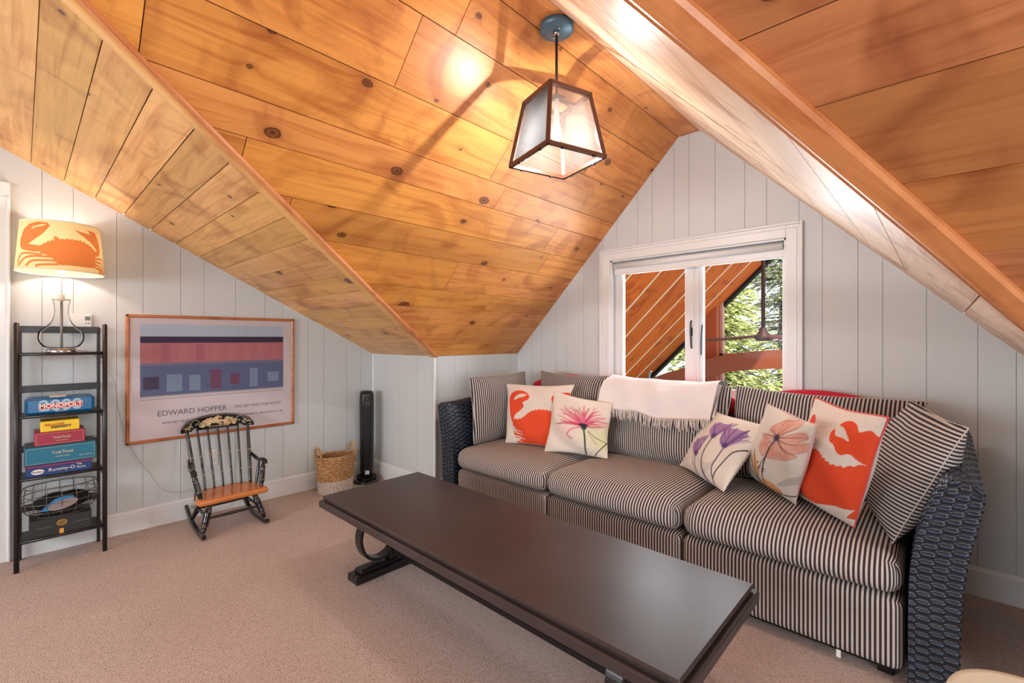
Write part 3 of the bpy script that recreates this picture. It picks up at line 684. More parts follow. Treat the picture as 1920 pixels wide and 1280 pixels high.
mb = MB(); mb.bbox((SX1-.06, .11, .945), (SX1-.004, .18, .958), .004); tag(mb.build('card_pouch', mat('tan_card', (196, 176, 160), .8)), 'small tan card pouch lying on top of the blue tin', 'pouch')
navy = mat('box_navy', (24, 62, 118), .4); teal = mat('box_teal', (24, 112, 140), .4); tealD = mat('box_teal_lid', (62, 74, 76), .5)
g = gamebox('board_game', .016, .288, .507, .568, navy, 'navy tile rummy box at the bottom of the stack on the third shelf', lid=(.012, mat('lid_plum', (120, 46, 92), .4)))
text('Rummy-O', .026, (fx+.001, .160, .536), (0, 1, 0), ZU, whitep, g)
text('Pavilion', .015, (fx+.002, .063, .534), (0, 1, 0), ZU, navy, g)
mb = MB(); mb.lathe([(0, 0), (.012, 0), (.026, 0)], (0, 0, 0), 24); 
for i, v_ in enumerate(mb.v): mb.v[i] = (fx+.001, .063+v_[0], .534+v_[1]*.55)
mb.build('logo', whitep, g)
text('Tile', .016, (fx+.001, .232, .549), (0, 1, 0), ZU, whitep, g); text('Game', .016, (fx+.001, .240, .532), (0, 1, 0), ZU, whitep, g)
g = gamebox('board_game', .010, .306, .571, .672, teal, 'large teal trivia game box on the navy box of the third shelf', depth=.170)
mb = MB(); mb.bbox((SX1-.18, .012, .672), (SX1-.004, .304, .676), .002); mb.build('lid', tealD, g)
cream_p = mat('cream_print', (214, 206, 180), .5)
text('Trivial Pursuit', .026, (fx+.001, .163, .632), (0, 1, 0), ZU, cream_p, g, sx=.62)
text('MASTER GAME', .009, (fx+.001, .163, .608), (0, 1, 0), ZU, cream_p, g); text('ADULT EDITION', .008, (fx+.001, .262, .600), (0, 1, 0), ZU, cream_p, g)
def outline(y0, y1, z0, z1, m, g, w=.0008):
    mb = MB()
    for a in ((y0, y0+w, z0, z1), (y1-w, y1, z0, z1), (y0, y1, z0, z0+w), (y0, y1, z1-w, z1)): mb.box((fx+.0005, a[0], a[2]), (fx+.001, a[1], a[3]))
    mb.build('border_line', m, g)
outline(.018, .298, .580, .664, cream_p, g)
g = gamebox('board_game', .050, .258, .677, .752, mat('box_crimson', (160, 40, 66), .4), 'crimson trivia game box between the teal box and the yellow one', depth=.17)
text('Trivial Pursuit', .021, (fx+.001, .160, .718), (0, 1, 0), ZU, cream_p, g, sx=.62); text('FAMILY EDITION', .007, (fx+.001, .160, .699), (0, 1, 0), ZU, cream_p, g)
outline(.057, .251, .684, .745, cream_p, g)
g = gamebox('board_game', .074, .234, .753, .812, mat('box_yellow', (242, 204, 44), .45), 'small yellow party game box on top of the third shelf stack', depth=.13)
text('RELATIVE', .019, (fx+.001, .130, .792), (0, 1, .02), ZU, mat('orange_print', (206, 92, 38), .5), g, bold=.0004); text('INSANITY', .019, (fx+.002, .157, .778), (0, 1, .02), ZU, mat('black_print', (40, 36, 40), .5), g, bold=.0004)
# black box with a gold badge, bottom shelf
g = empty('storage_box', (SX1-.09, .155, .163), 'black cardboard box with gold round badge on the bottom shelf', 'box')
bb = mat('box_black', (40, 40, 43), .5); gold = mat('gold_print', (214, 164, 62), .4, .2)
mb = MB(); mb.bbox((SX1-.17, .030, .163), (SX1, .286, .262), .002); mb.build('box', bb, g)
for s in (0, 1):
    mb = MB(); mb.box((fx, .055+s*.15, .214), (fx+.0008, .122+s*.15, .2152)); mb.build('line', mat('grey_print', (140, 140, 140), .5), g)
def badge(R0, R1, cy, cz, m, g, ry=.78, nm='badge'):
    mb = MB(); n = 32
    vs = [(fx+.001, cy+R0*math.cos(a*2*math.pi/n), cz+R0*ry*math.sin(a*2*math.pi/n)) for a in range(n)]+[(fx+.001, cy+R1*math.cos(a*2*math.pi/n), cz+R1*ry*math.sin(a*2*math.pi/n)) for a in range(n)]
    mb.add(vs, [(a, (a+1) % n, n+(a+1) % n, n+a) for a in range(n)]); mb.build(nm, m, g)
badge(.019, .0215, .160, .226, gold, g); badge(.0165, .0178, .160, .226, gold, g)
for i, (yy, zz, w) in enumerate(((.160, .234, .012), (.158, .228, .014), (.163, .222, .013), (.160, .216, .010))):
    mb = MB(); mb.tube(curve([(fx+.0012, yy-w, zz-.001), (fx+.0012, yy-w*.3, zz+.0022), (fx+.0012, yy+w*.3, zz-.0016), (fx+.0012, yy+w, zz+.001)], 5), .0011, 6); mb.build('badge_leaf', gold, g)
mb = MB(); mb.bbox((fx, .150, .164), (fx+.002, .168, .192), .0008); mb.build('price_tag', mat('orange_tag', (226, 158, 62), .6), g)
# wire basket
wb = empty('wire_basket', (-3.745, .158, .275), 'oval wire basket standing on the black box of the bottom shelf', 'basket')
wm = mat('wire_steel', (120, 112, 108), .35, .8)
bc = Vector((-3.755, .158, .30)); mb = MB()
def ell(rx, ry, z, n=40): return [bc+Vector((rx*math.cos(a*2*math.pi/n), ry*math.sin(a*2*math.pi/n), z)) for a in range(n)]
prof = [(.068, .11, -.034), (.100, .148, .0), (.110, .160, .05), (.110, .160, .09), (.104, .152, .135)]
for rx, ry, z in prof: mb.tube(ell(rx, ry, z), .0022 if z < .13 else .003, 6, closed=True)
for k in range(16):
    a = k*2*math.pi/16; mb.tube(curve([bc+Vector((rx*math.cos(a), ry*math.sin(a), z)) for rx, ry, z in prof], 4), .0018, 6)
for k in range(-3, 4): 
    y = k*.03; w = .072*math.sqrt(max(0, 1-(y/.12)**2)); mb.tube([bc+Vector((-w, y, -.034)), bc+Vector((w, y, -.034))], .0018, 6)
mb.build('wire_frame', wm, wb)
def blobby(name, c, rx, ry, rz_, m, parent=None, amp=.12, seed=1, n=28, tilt=None):
    rr = random.Random(seed); ph = [(rr.uniform(1, 4), rr.uniform(1, 4), rr.uniform(0, 6), rr.uniform(.3, 1)) for _ in range(5)]; P = []
    for i in range(n+1):
        th = math.pi*i/n; row = []
        for j in range(n):
            a = 2*math.pi*j/n; d = Vector((math.sin(th)*math.cos(a), math.sin(th)*math.sin(a), math.cos(th)))
            k = 1+amp*sum(w*math.sin(f*d.x*2+g_*d.y*2.3+p+d.z*3) for f, g_, p, w in ph)/3
            v_ = Vector((d.x*rx, d.y*ry, d.z*rz_))*k
            if tilt: v_ = tilt @ v_
            row.append(Vector(c)+v_)
        P.append(row)
    mb = MB(); mb.grid(P, wrap_v=True); return mb.build(name, m, parent)
tag(blobby('folded_cloth', (-3.76, .165, .337), .072, .115, .046, mat('black_cloth', (14, 14, 16), .9), amp=.2, seed=3), 'crumpled black cloth lying inside the wire basket', 'cloth')
fp = empty('fish_ornament', (-3.675, .15, .33), 'blue fish ornament with oval grey plate inside the wire basket', 'ornament')
R1 = Matrix.Rotation(math.radians(-18), 3, 'X')
def plate(pts, th, m, nm, x0):
    mb = MB(); mb.prism([(x0, y, z) for y, z in pts], (th, 0, 0)); return mb.build(nm, m, fp)
plate([(.075, .318), (.10, .345), (.13, .372), (.165, .382), (.205, .378), (.215, .362), (.20, .345), (.17, .335), (.13, .322), (.10, .313)], .012, mat('blue_enamel', (42, 128, 186), .4), 'fish_body', -3.667)
plate([(.163+.062*math.cos(a*.3142), .340+.026*math.sin(a*.3142)+.012*math.cos(a*.3142)) for a in range(20)], .006, mat('grey_plate', (140, 126, 124), .5, bump=(300, .5)), 'oval_plate', -3.652)

# ---------------------------------------------------------------- table lamp on the shelf
CRAB_BODY = [(330, 345), (352, 330), (358, 318), (370, 322), (376, 300), (390, 308), (398, 290), (412, 298), (405, 268), (425, 265), (440, 285), (455, 276), (462, 284), (480, 270), (490, 280), (505, 268), (515, 279), (530, 268), (540, 280), (552, 268), (562, 284), (580, 278), (588, 294), (605, 292), (612, 306), (628, 306), (634, 322), (650, 330), (652, 400), (642, 475), (600, 480), (440, 482), (418, 460), (400, 430), (372, 412), (340, 402)]
CLAW_L = [(345, 345), (265, 332), (300, 300), (350, 250), (388, 185), (372, 165), (320, 160), (262, 178), (215, 218), (190, 290), (190, 340), (215, 372), (300, 392), (345, 390)]
NOTCH_L = [(272, 224), (290, 198), (345, 177), (368, 180), (345, 192), (300, 206)]
CLAW_R = [(645, 345), (672, 330), (612, 268), (550, 224), (518, 193), (560, 205), (625, 212), (598, 180), (665, 185), (700, 260), (710, 320), (695, 365), (648, 390)]
LEGS = [[(345, 412), (222, 402), (183, 470)], [(400, 425), (262, 430), (195, 492)], [(415, 452), (300, 458), (262, 494)], [(430, 478), (340, 488), (322, 496)],
        [(648, 402), (738, 400), (766, 505)], [(648, 424), (716, 436), (745, 522)], [(644, 448), (690, 462), (738, 530)], [(640, 468), (694, 492), (676, 526)]]
def crab(cv, f, col, gap):
    g_ = lambda L: [f(*p) for p in L]
    cv.poly(g_(CRAB_BODY), col); cv.poly(g_(CLAW_L), col); cv.poly(g_(NOTCH_L), gap); cv.poly(g_(CLAW_R), col)
    k = abs(f(10, 0)[0]-f(0, 0)[0])
    for L in LEGS: cv.stroke(g_(curve(L, 5)), k*.75, col, ax=1)
def table_lamp():
    cx, cy = -3.735, .160; z0 = 1.20
    t = empty('table_lamp', (cx, cy, z0), 'clear glass gourd lamp with yellow shade printed with an orange crab, on the shelf', 'lamp')
    mb = MB(); mb.lathe([(0, 0), (.062, 0), (.063, .003), (.063, .02), (.058, .024), (0, .024)], (cx, cy, z0), 40); mb.build('base', mat('brushed_nickel', (176, 174, 170), .25, 1), t)
    gm = clear_glass('lamp_glass', .06, (.985, .99, .99))
    outer = [(.045, .026), (.075, .035), (.094, .065), (.098, .095), (.090, .125), (.066, .150), (.045, .175), (.033, .21), (.030, .25), (.033, .28), (.038, .305)]
    op = curve(outer, 5); prof = op+[(r-.003, z) for r, z in op[::-1]]
    mb = MB(); mb.lathe(prof, (cx, cy, z0), 48); mb.build('glass_body', gm, t)
    mb = MB(); mb.tube([(cx, cy, z0+.024), (cx, cy, z0+.315)], .006, 12); mb.build('stem', mat('stem_speckled', (150, 146, 142), .35, .4, bump=(400, .8)), t)
    mb = MB(); mb.lathe([(0, .30), (.013, .30), (.013, .335), (0, .335)], (cx, cy, z0), 20); mb.lathe([(.0, .308), (.04, .306), (.04, .31), (0, .312)], (cx, cy, z0), 30); mb.build('socket', mat('socket_white', (214, 210, 200), .5), t)
    # shade
    zb, zt, rb, rt, nu, nv = 1.660, 1.935, .188, .168, 420, 150
    A = np.linspace(0, 2*np.pi, nu, endpoint=False); Vv = np.linspace(0, 1, nv)
    a0 = math.atan2(-cy, -cx)                                     # print faces the middle of the room
    P = []; UU = []; VVv = []
    for v in Vv:
        r = rb+(rt-rb)*v; row = []
        for a in A: row.append((cx+r*math.cos(a), cy+r*math.sin(a), zb+(zt-zb)*v))
        P.append(row); UU.append(((A-a0+np.pi) % (2*np.pi))-np.pi); VVv.append(np.full(nu, v))
    U = np.concatenate(UU); V = np.concatenate(VVv)
    mb = MB(); mb.grid(P, wrap_v=True); cv = Canvas(U*.178/.275, V, (236, 212, 158))
    crab(cv, lambda x, y: ((x-448)/395*1.12, 1-(y-140)/380), (206, 122, 66), (236, 212, 158)); mb.col = cv.c
    o = mb.build('lamp_shade', painted('shade_linen', .9, weave=160, trans=.13), t)
    mb = MB()
    for r, z in ((rb, zb), (rt, zt)): mb.tube([(cx+r*math.cos(a*math.pi/32), cy+r*math.sin(a*math.pi/32), z) for a in range(64)], .003, 6, closed=True)
    for k in range(3):
        a = k*2.094+.4; mb.tube([(cx, cy, zt-.02), (cx+rt*math.cos(a), cy+rt*math.sin(a), zt-.005)], .002, 6)
    mb.tube([(cx, cy, 1.52), (cx, cy, zt)], .003, 6); mb.build('shade_ring', mat('ring_white', (240, 236, 226), .5), t)
    mb = MB(); mb.lathe([(0, -.05), (.013, -.045), (.028, -.0), (.03, .02), (.02, .04), (0, .05)], (cx, cy, 1.70), 16); mb.build('bulb', mat('bulb_warm', (255, 236, 200), .4, emit=(255, 220, 170), es=4), t)
    # cord
    pts = [(cx-.05, cy+.03, z0+.006), (-3.885, .30, 1.19), (-3.905, .405, 1.02), (-3.915, .435, .80), (-3.915, .50, .55), (-3.908, .60, .36), (-3.90, .66, .25), (-3.90, .76, .20), (-3.905, .86, .215), (-3.91, .93, .25)]
    mb = MB(); mb.tube(curve(pts, 8), .0028, 6); mb.build('power_cord', mat('cord_grey', (188, 190, 188), .5), t)
table_lamp()
# thermostat and outlet on the wall
th = empty('thermostat', (XL, .245, 1.36), 'white wall thermostat with small grey display beside the lamp', 'thermostat')
pw = mat('plastic_white', (222, 224, 224), .4)
mb = MB(); mb.bbox((XL-.001, .195, 1.315), (XL+.022, .305, 1.435), .004); mb.build('housing', pw, th)
mb = MB(); mb.box((XL+.0215, .272, 1.395), (XL+.0235, .297, 1.420)); mb.build('display', mat('lcd_grey', (104, 108, 104), .4), th)
for y in (.277, .290):
    mb = MB(); mb.lathe([(0, .001), (.0045, .001), (.0045, -.002)], (0, 0, 0), 12)
    mb.v = [(XL+.0228+a[2], y+a[0], 1.378+a[1]) for a in mb.v]; mb.build('button', mat('button_grey', (150, 150, 148), .4), th)
ol = empty('wall_outlet', (XL, .965, .40), 'white wall outlet plate behind the back of the rocking chair', 'outlet')
mb = MB(); mb.bbox((XL-.001, .93, .35), (XL+.006, 1.00, .465), .002); mb.build('plate', pw, ol)
for z in (.385, .43): mb = MB(); mb.bbox((XL+.004, .948, z-.014), (XL+.009, .982, z+.014), .003); mb.build('socket', mat('socket_white', (214, 210, 200), .5), ol)

# ---------------------------------------------------------------- framed poster
def poster():
    y0, y1, z0, z1 = .468, 1.545, .576, 1.443; x = XL
    t = empty('framed_poster', (x, (y0+y1)/2, z0), 'large wood framed poster with a pink and blue street band on the left wall', 'picture')
    fm = pine('frame_wood', (190, 116, 68), (160, 88, 46), dens=.3, rough=.35); w = .021
    def rail(a, b, c, d): 
        mb = MB(); mb.bbox((x, a, c), (x+.024, b, d), .006)
        return mb
    mb = MB()
    for a in ((y0, y1, z0, z0+w), (y0, y1, z1-w, z1), (y0, y0+w, z0, z1), (y1-w, y1, z0, z1)): mb.bbox((x, a[0], a[2]), (x+.024, a[1], a[3]), .006)
    mb.uv = [[(mb.v[i][1], mb.v[i][2]) for i in f] for f in mb.f]; mb.build('frame', fm, t)
    # print: horizontal bands of a plain street-like stand-in
    a0, a1, b0, b1 = y0+w-.004, y1-w+.004, z0+w-.004, z1-w+.004; nu, nv = 420, 300
    Y = np.linspace(a0, a1, nu); Z = np.linspace(b0, b1, nv); P = [[(x+.012, yy, zz) for yy in Y] for zz in Z]
    V, U = np.meshgrid(np.linspace(0, 1, nv), np.linspace(0, 1, nu), indexing='ij'); cv = Canvas(U.ravel(), V.ravel(), (214, 204, 208))
    R = lambda a, b, c, d, col, al=1.0: cv.poly([(a, c), (b, c), (b, d), (a, d)], col, al)
    rr = random.Random(5)
    R(.057, .935, .345, .945, (172, 184, 204)); R(.057, .935, .80, .945, (184, 196, 214))
    R(.057, .935, .79, .845, (66, 50, 78)); R(.057, .935, .625, .79, (182, 116, 124)); R(.057, .935, .60, .625, (120, 120, 148)); R(.057, .935, .345, .60, (98, 108, 144))
    for k in range(9): a = .065+k*.098; R(a, a+.05, .63, .78, rr.choice([(194, 118, 128), (172, 98, 116), (188, 122, 130)]), .8)
    for k in range(7): a = .07+k*.125; R(a, a+rr.uniform(.05, .09), rr.uniform(.38, .42), rr.uniform(.5, .56), rr.choice([(72, 56, 84), (132, 152, 176), (88, 80, 112), (122, 72, 100)]), .9)
    R(.057, .935, .33, .355, (206, 200, 204)); R(.057, .935, .348, .352, (90, 84, 100)); R(.057, .935, .325, .33, (110, 104, 110))
    n = np.random.rand(cv.c.shape[0], 1)*.10+.95; ins = ((cv.U > .057) & (cv.U < .935) & (cv.V > .33) & (cv.V < .945))[:, None]; cv.c = np.where(ins, cv.c*n, cv.c)
    mb = MB(); mb.grid(P, smooth=False); mb.col = cv.c; mb.build('print', painted('poster_paper', .5), t)
    ink = mat('poster_ink', (98, 94, 112), .6); L = a1-a0; Hh = b1-b0; A = lambda u, v: (x+.0125, a0+L*u, b0+Hh*v)
    text('EDWARD HOPPER', .052, A(.345, .205), (0, 1, 0), ZU, ink, t, ext=.0003, sx=.98)
    text('THE ART AND THE ARTIST', .031, A(.755, .205), (0, 1, 0), ZU, ink, t, ext=.0003, sx=.90)
    text('WHITNEY MUSEUM OF AMERICAN ART', .024, A(.355, .125), (0, 1, 0), ZU, ink, t, ext=.0003, sx=.92)
    text('SEPTEMBER 23, 1980-JANUARY 18, 1981', .020, A(.79, .125), (0, 1, 0), ZU, ink, t, ext=.0003, sx=.86)
    g = clear_glass('poster_glazing', .10); mb = MB(); mb.box((x+.0145, a0, b0), (x+.0165, a1, b1)); mb.build('glass', g, t)
poster()

# ---------------------------------------------------------------- child's rocking chair
def rocker():
    cy = .975; t = empty('rocking_chair', (-3.60, cy, 0), "black child's rocking chair with gold stencilled crest and amber wooden seat", 'chair')
    B = mat('chair_black', (16, 17, 20), .22, coat=.4)
    gold_ = mat('chair_gold', (186, 156, 96), .4, .3)
    seatw = pine('seat_wood', (206, 126, 66), (168, 90, 42), dens=.2, rough=.18)
    def turned(p, q, r0, r1, mid, n=14, bulges=()):
        p, q = Vector(p), Vector(q); mb = MB(); K = 22; pts = [p.lerp(q, i/K) for i in range(K+1)]; rs = []
        for i in range(K+1):
            u = i/K; r = r0+(r1-r0)*u+(mid-(r0+r1)/2)*math.sin(math.pi*u)
            for b, w, h in bulges: r += h*math.exp(-((u-b)/w)**2)
            rs.append(r)
        mb.tube(pts, rs, n); return mb
    def band(p, q, us, r, par_):
        p, q = Vector(p), Vector(q)
        for u in us: mb = MB(); mb.tube([p.lerp(q, u-.006), p.lerp(q, u+.006)], r, 14); mb.build('gold_band', gold_, par_)
    # seat: D shape
    out = [(-3.435, -.205), (-3.43, -.19), (-3.428, 0), (-3.43, .19), (-3.435, .205), (-3.47, .212), (-3.60, .19), (-3.685, .17), (-3.715, .12), (-3.722, 0), (-3.715, -.12), (-3.685, -.17), (-3.60, -.19), (-3.47, -.212)]
    out = [(x, cy+y) for x, y in out]; cxm = sum(p[0] for p in out)/len(out)
    mb = MB(); P = []
    for s, z in ((.90, .207), (.97, .210), (1, .220), (1, .232), (.975, .240), (.93, .243), (.6, .238), (.25, .236), (.02, .236)):
        P.append([(cxm+(x-cxm)*s, cy+(y-cy)*s, z) for x, y in out])
    mb.grid(P, wrap_v=True, uvf=lambda i, j: (P[i][j % len(out)][1], P[i][j % len(out)][0]+P[i][j % len(out)][2])); mb.prism([(cxm+(x-cxm)*.9, cy+(y-cy)*.9, .207) for x, y in out], (0, 0, .004)); mb.build('seat', seatw, t)
    mb = MB(); mb.prism([(x, y, z) for x, y, z in [(-3.60, cy-.195, .208), (-3.69, cy-.176, .208), (-3.728, cy-.12, .208), (-3.736, cy, .208), (-3.728, cy+.12, .208), (-3.69, cy+.176, .208), (-3.60, cy+.195, .208)]], (0, 0, .026)); mb.build('seat_rim', B, t)
    for s in (-1, 1):
        f0, f1 = (-3.495, cy+s*.13, .21), (-3.445, cy+s*.182, .035); r0, r1 = (-3.665, cy+s*.12, .21), (-3.745, cy+s*.172, .05)
        l = turned(f0, f1, .012, .013, .020, bulges=((.35, .05, .003), (.75, .05, .003))).build('leg', B, t); band(f0, f1, (.18, .62, .8), .0195, l)
        l = turned(r0, r1, .012, .012, .018, bulges=((.35, .05, .003),)).build('leg', B, t)
        # rocker
        pts = curve([(-3.395, cy+s*.187, .022), (-3.45, cy+s*.185, .012), (-3.60, cy+s*.182, .012), (-3.75, cy+s*.180, .036), (-3.895, cy+s*.178, .092)], 8)
        mb = MB(); P = []
        for i, p in enumerate(pts):
            h = .016 if i < len(pts)-3 else .013; P.append([(p[0], p[1]-.011, p[2]-h*.7), (p[0], p[1]+.011, p[2]-h*.7), (p[0], p[1]+.012, p[2]), (p[0], p[1]+.009, p[2]+h), (p[0], p[1]-.009, p[2]+h), (p[0], p[1]-.012, p[2])])
        mb.grid(P, wrap_v=True, smooth=False); k = len(pts)*6; mb.f += [[0, 1, 2, 3, 4, 5], [k-1, k-2, k-3, k-4, k-5, k-6]]; mb.sm += [False]*2; mb.mi += [0]*2; mb.uv += [None]*2; mb.pc += [(1, 1, 1)]*2
        mb.build('rocker', B, t)
        a = (Vector(f0)+(Vector(f1)-Vector(f0))*.5, Vector(r0)+(Vector(r1)-Vector(r0))*.55)
        turned(a[0], a[1], .006, .006, .010).build('stretcher', B, t)
        # arm
        arm = curve([(-3.775, cy+s*.185, .445), (-3.72, cy+s*.195, .425), (-3.64, cy+s*.205, .405), (-3.575, cy+s*.212, .412), (-3.535, cy+s*.213, .410), (-3.52, cy+s*.213, .392)], 6)
        mb = MB(); mb.tube(arm, [.010+.008*min(1, i/18) for i in range(len(arm))], 12, sy=.8); ar = mb.build('armrest', B, t)
        turned((-3.50, cy+s*.180, .235), (-3.545, cy+s*.21, .395), .011, .010, .0165, bulges=((.25, .05, .003), (.8, .05, .003))).build('arm_post', B, t)
        band((-3.50, cy+s*.180, .235), (-3.545, cy+s*.21, .395), (.3, .7), .0175, ar)
        turned((-3.585, cy+s*.175, .235), (-3.615, cy+s*.205, .40), .007, .007, .011).build('arm_spindle', B, t)
    turned((-3.47, cy-.157, .115), (-3.47+.0, cy+.157, .115), .006, .006, .010).build('stretcher', B, t)
    turned((-3.71, cy-.147, .12), (-3.71, cy+.147, .12), .006, .006, .010).build('stretcher', B, t)
    cxf = lambda y: -3.845+.035*(abs(y)/.22)**2
    for k in range(7):
        y = -.165+k*.055; yt = y*1.16; x0 = -3.70+.03*(abs(y)/.165)**2; r = .0115 if k in (0, 6) else .0074
        sp_ = turned((x0, cy+y, .235), (cxf(yt)+.002, cy+yt, .645), r*.9, r*.8, r*1.1).build('spindle', B, t)
        band((x0, cy+y, .235), (cxf(yt)+.002, cy+yt, .645), (.25, .55), r*1.13, sp_)
    # crest
    nu, nv = 240, 80; top = lambda u: .735-.055*abs(u)**2.4-.03*max(0, abs(u)-.86)*7; bot = lambda u: .634+(.018*math.cos((abs(u)-.62)/.1*math.pi/2) if abs(abs(u)-.62) < .1 else 0)+.018*(1 if .74 < abs(u) else 0)*0-.012*max(0, abs(u)-.5)
    us = np.linspace(-1, 1, nu); vs = np.linspace(0, 1, nv); F = []; Bk = []
    for v in vs:
        F.append([(cxf(u*.228)+.009, cy+u*.228, bot(u)+(top(u)-bot(u))*v) for u in us]); Bk.append([(cxf(u*.228)-.009, cy+u*.228, bot(u)+(top(u)-bot(u))*v) for u in us])
    V, U = np.meshgrid(vs, us, indexing='ij'); cv = Canvas(U.ravel()*2.2, V.ravel(), (16, 17, 20)); rr = random.Random(9)
    G1, G2, G3 = (222, 200, 158), (222, 176, 128), (176, 164, 130)
    for k in range(80):
        u = rr.uniform(-1.0, 1.05); v = rr.uniform(.25, .82)*(1-.2*abs(u)); cv.blob((u, v), rr.uniform(.05, .13), rr.uniform(.05, .12), rr.choice([G1, G2, G1, G3]), .9, rr.uniform(0, 3)); cv.blob((u, v), .025, .03, (40, 30, 22), .8)
    for s in (-1, 1):
        for k in range(9): cv.blob((s*rr.uniform(1.55, 2.0), rr.uniform(.15, .65)), .08, .06, G3, .8, rr.uniform(0, 3)); 
        cv.stroke(curve([(s*1.0, .35), (s*1.2, .75), (s*1.5, .85), (s*1.65, .55)], 8), .025, G3, .9); cv.stroke(curve([(s*1.05, .2), (s*1.2, .5), (s*1.35, .3)], 8), .02, G1, .8)
        cv.stroke(curve([(s*1.5, .2), (s*1.75, .85), (s*2.0, .5)], 8), .02, G3, .8)
    for k in range(12): cv.stroke([(-.55+k*.1, .12), (-.5+k*.1, .22)], .02, (30, 26, 22)); cv.stroke([(-.5+k*.1, .10), (-.47+k*.1, .2)], .012, G1)
    cv.stroke([(-2.15, .94), (2.15, .94)], .02, G3, .6)
    mb = MB(); mb.grid(F); nF = len(mb.v); mb.grid(Bk)
    for R_ in (0, nv-1): mb.grid([F[R_], Bk[R_]], smooth=False)
    for c_ in (0, nu-1): mb.grid([[F[i][c_] for i in range(nv)], [Bk[i][c_] for i in range(nv)]], smooth=False)
    full = np.ones((len(mb.v), 3))*np.array(lin((16, 17, 20))); full[:nF] = cv.c; mb.col = full; mb.build('crest_rail', painted('crest_lacquer', .3), t)
rocker()

# ---------------------------------------------------------------- rope basket
def basket():
    c = (-3.735, 1.815); t = empty('rope_basket', (*c, 0), 'oval seagrass basket with two loop handles and white painted bottom', 'basket')
    tan = mat('seagrass', (206, 166, 116), .85, bump=(160, 1), vary=(75, (150, 104, 60))); wh = mat('white_rope', (222, 212, 206), .85, bump=(160, 1), vary=(75, (186, 172, 164))); rx, ry = .105, .150
    def coil(z0, z1, m, nm):
        mb = MB(); z = z0; k = 0; rr = random.Random(2); n = 72
        while z < z1:
            tz = z/.30; s = .93+.10*tz; P = []
            for j in range(n):
                a = 2*math.pi*j/n; wob = .0022*math.sin(a*24+k*2.1); P.append((c[0]+(rx*s+wob)*math.cos(a), c[1]+(ry*s+wob)*math.sin(a), z+.0016*math.sin(a*24+k*1.3)))
            mb.tube(P, .0066, 7, closed=True); z += .0112; k += 1
        return mb.build(nm, m, t)
    coil(.108, .300, tan, 'body'); coil(.007, .104, wh, 'bottom_band')
    mb = MB(); mb.lathe([(0, .004), (.88, .004), (.93, .15), (.96, .295)], (c[0], c[1], 0), 40, sx=rx, sy=ry); mb.build('lining', mat('seagrass_dark', (150, 108, 66), .9), t)
    for s in (-1, 1):
        pts = curve([(c[0]-.052, c[1]+s*ry*.93, .235), (c[0]-.055, c[1]+s*ry*.98, .31), (c[0]-.035, c[1]+s*ry*1.02, .365), (c[0], c[1]+s*ry*1.03, .385), (c[0]+.035, c[1]+s*ry*1.02, .365), (c[0]+.055, c[1]+s*ry*.98, .31), (c[0]+.052, c[1]+s*ry*.93, .235)], 8)
        mb = MB()
        for ph in (0, math.pi):
            q = []
            for i, p in enumerate(pts): q.append((p[0]+.005*math.cos(i*.8+ph), p[1]+.005*math.sin(i*.8+ph), p[2]+.003*math.sin(i*.8+ph)))
            mb.tube(q, .0062, 8)
        mb.build('handle', tan, t)
basket()

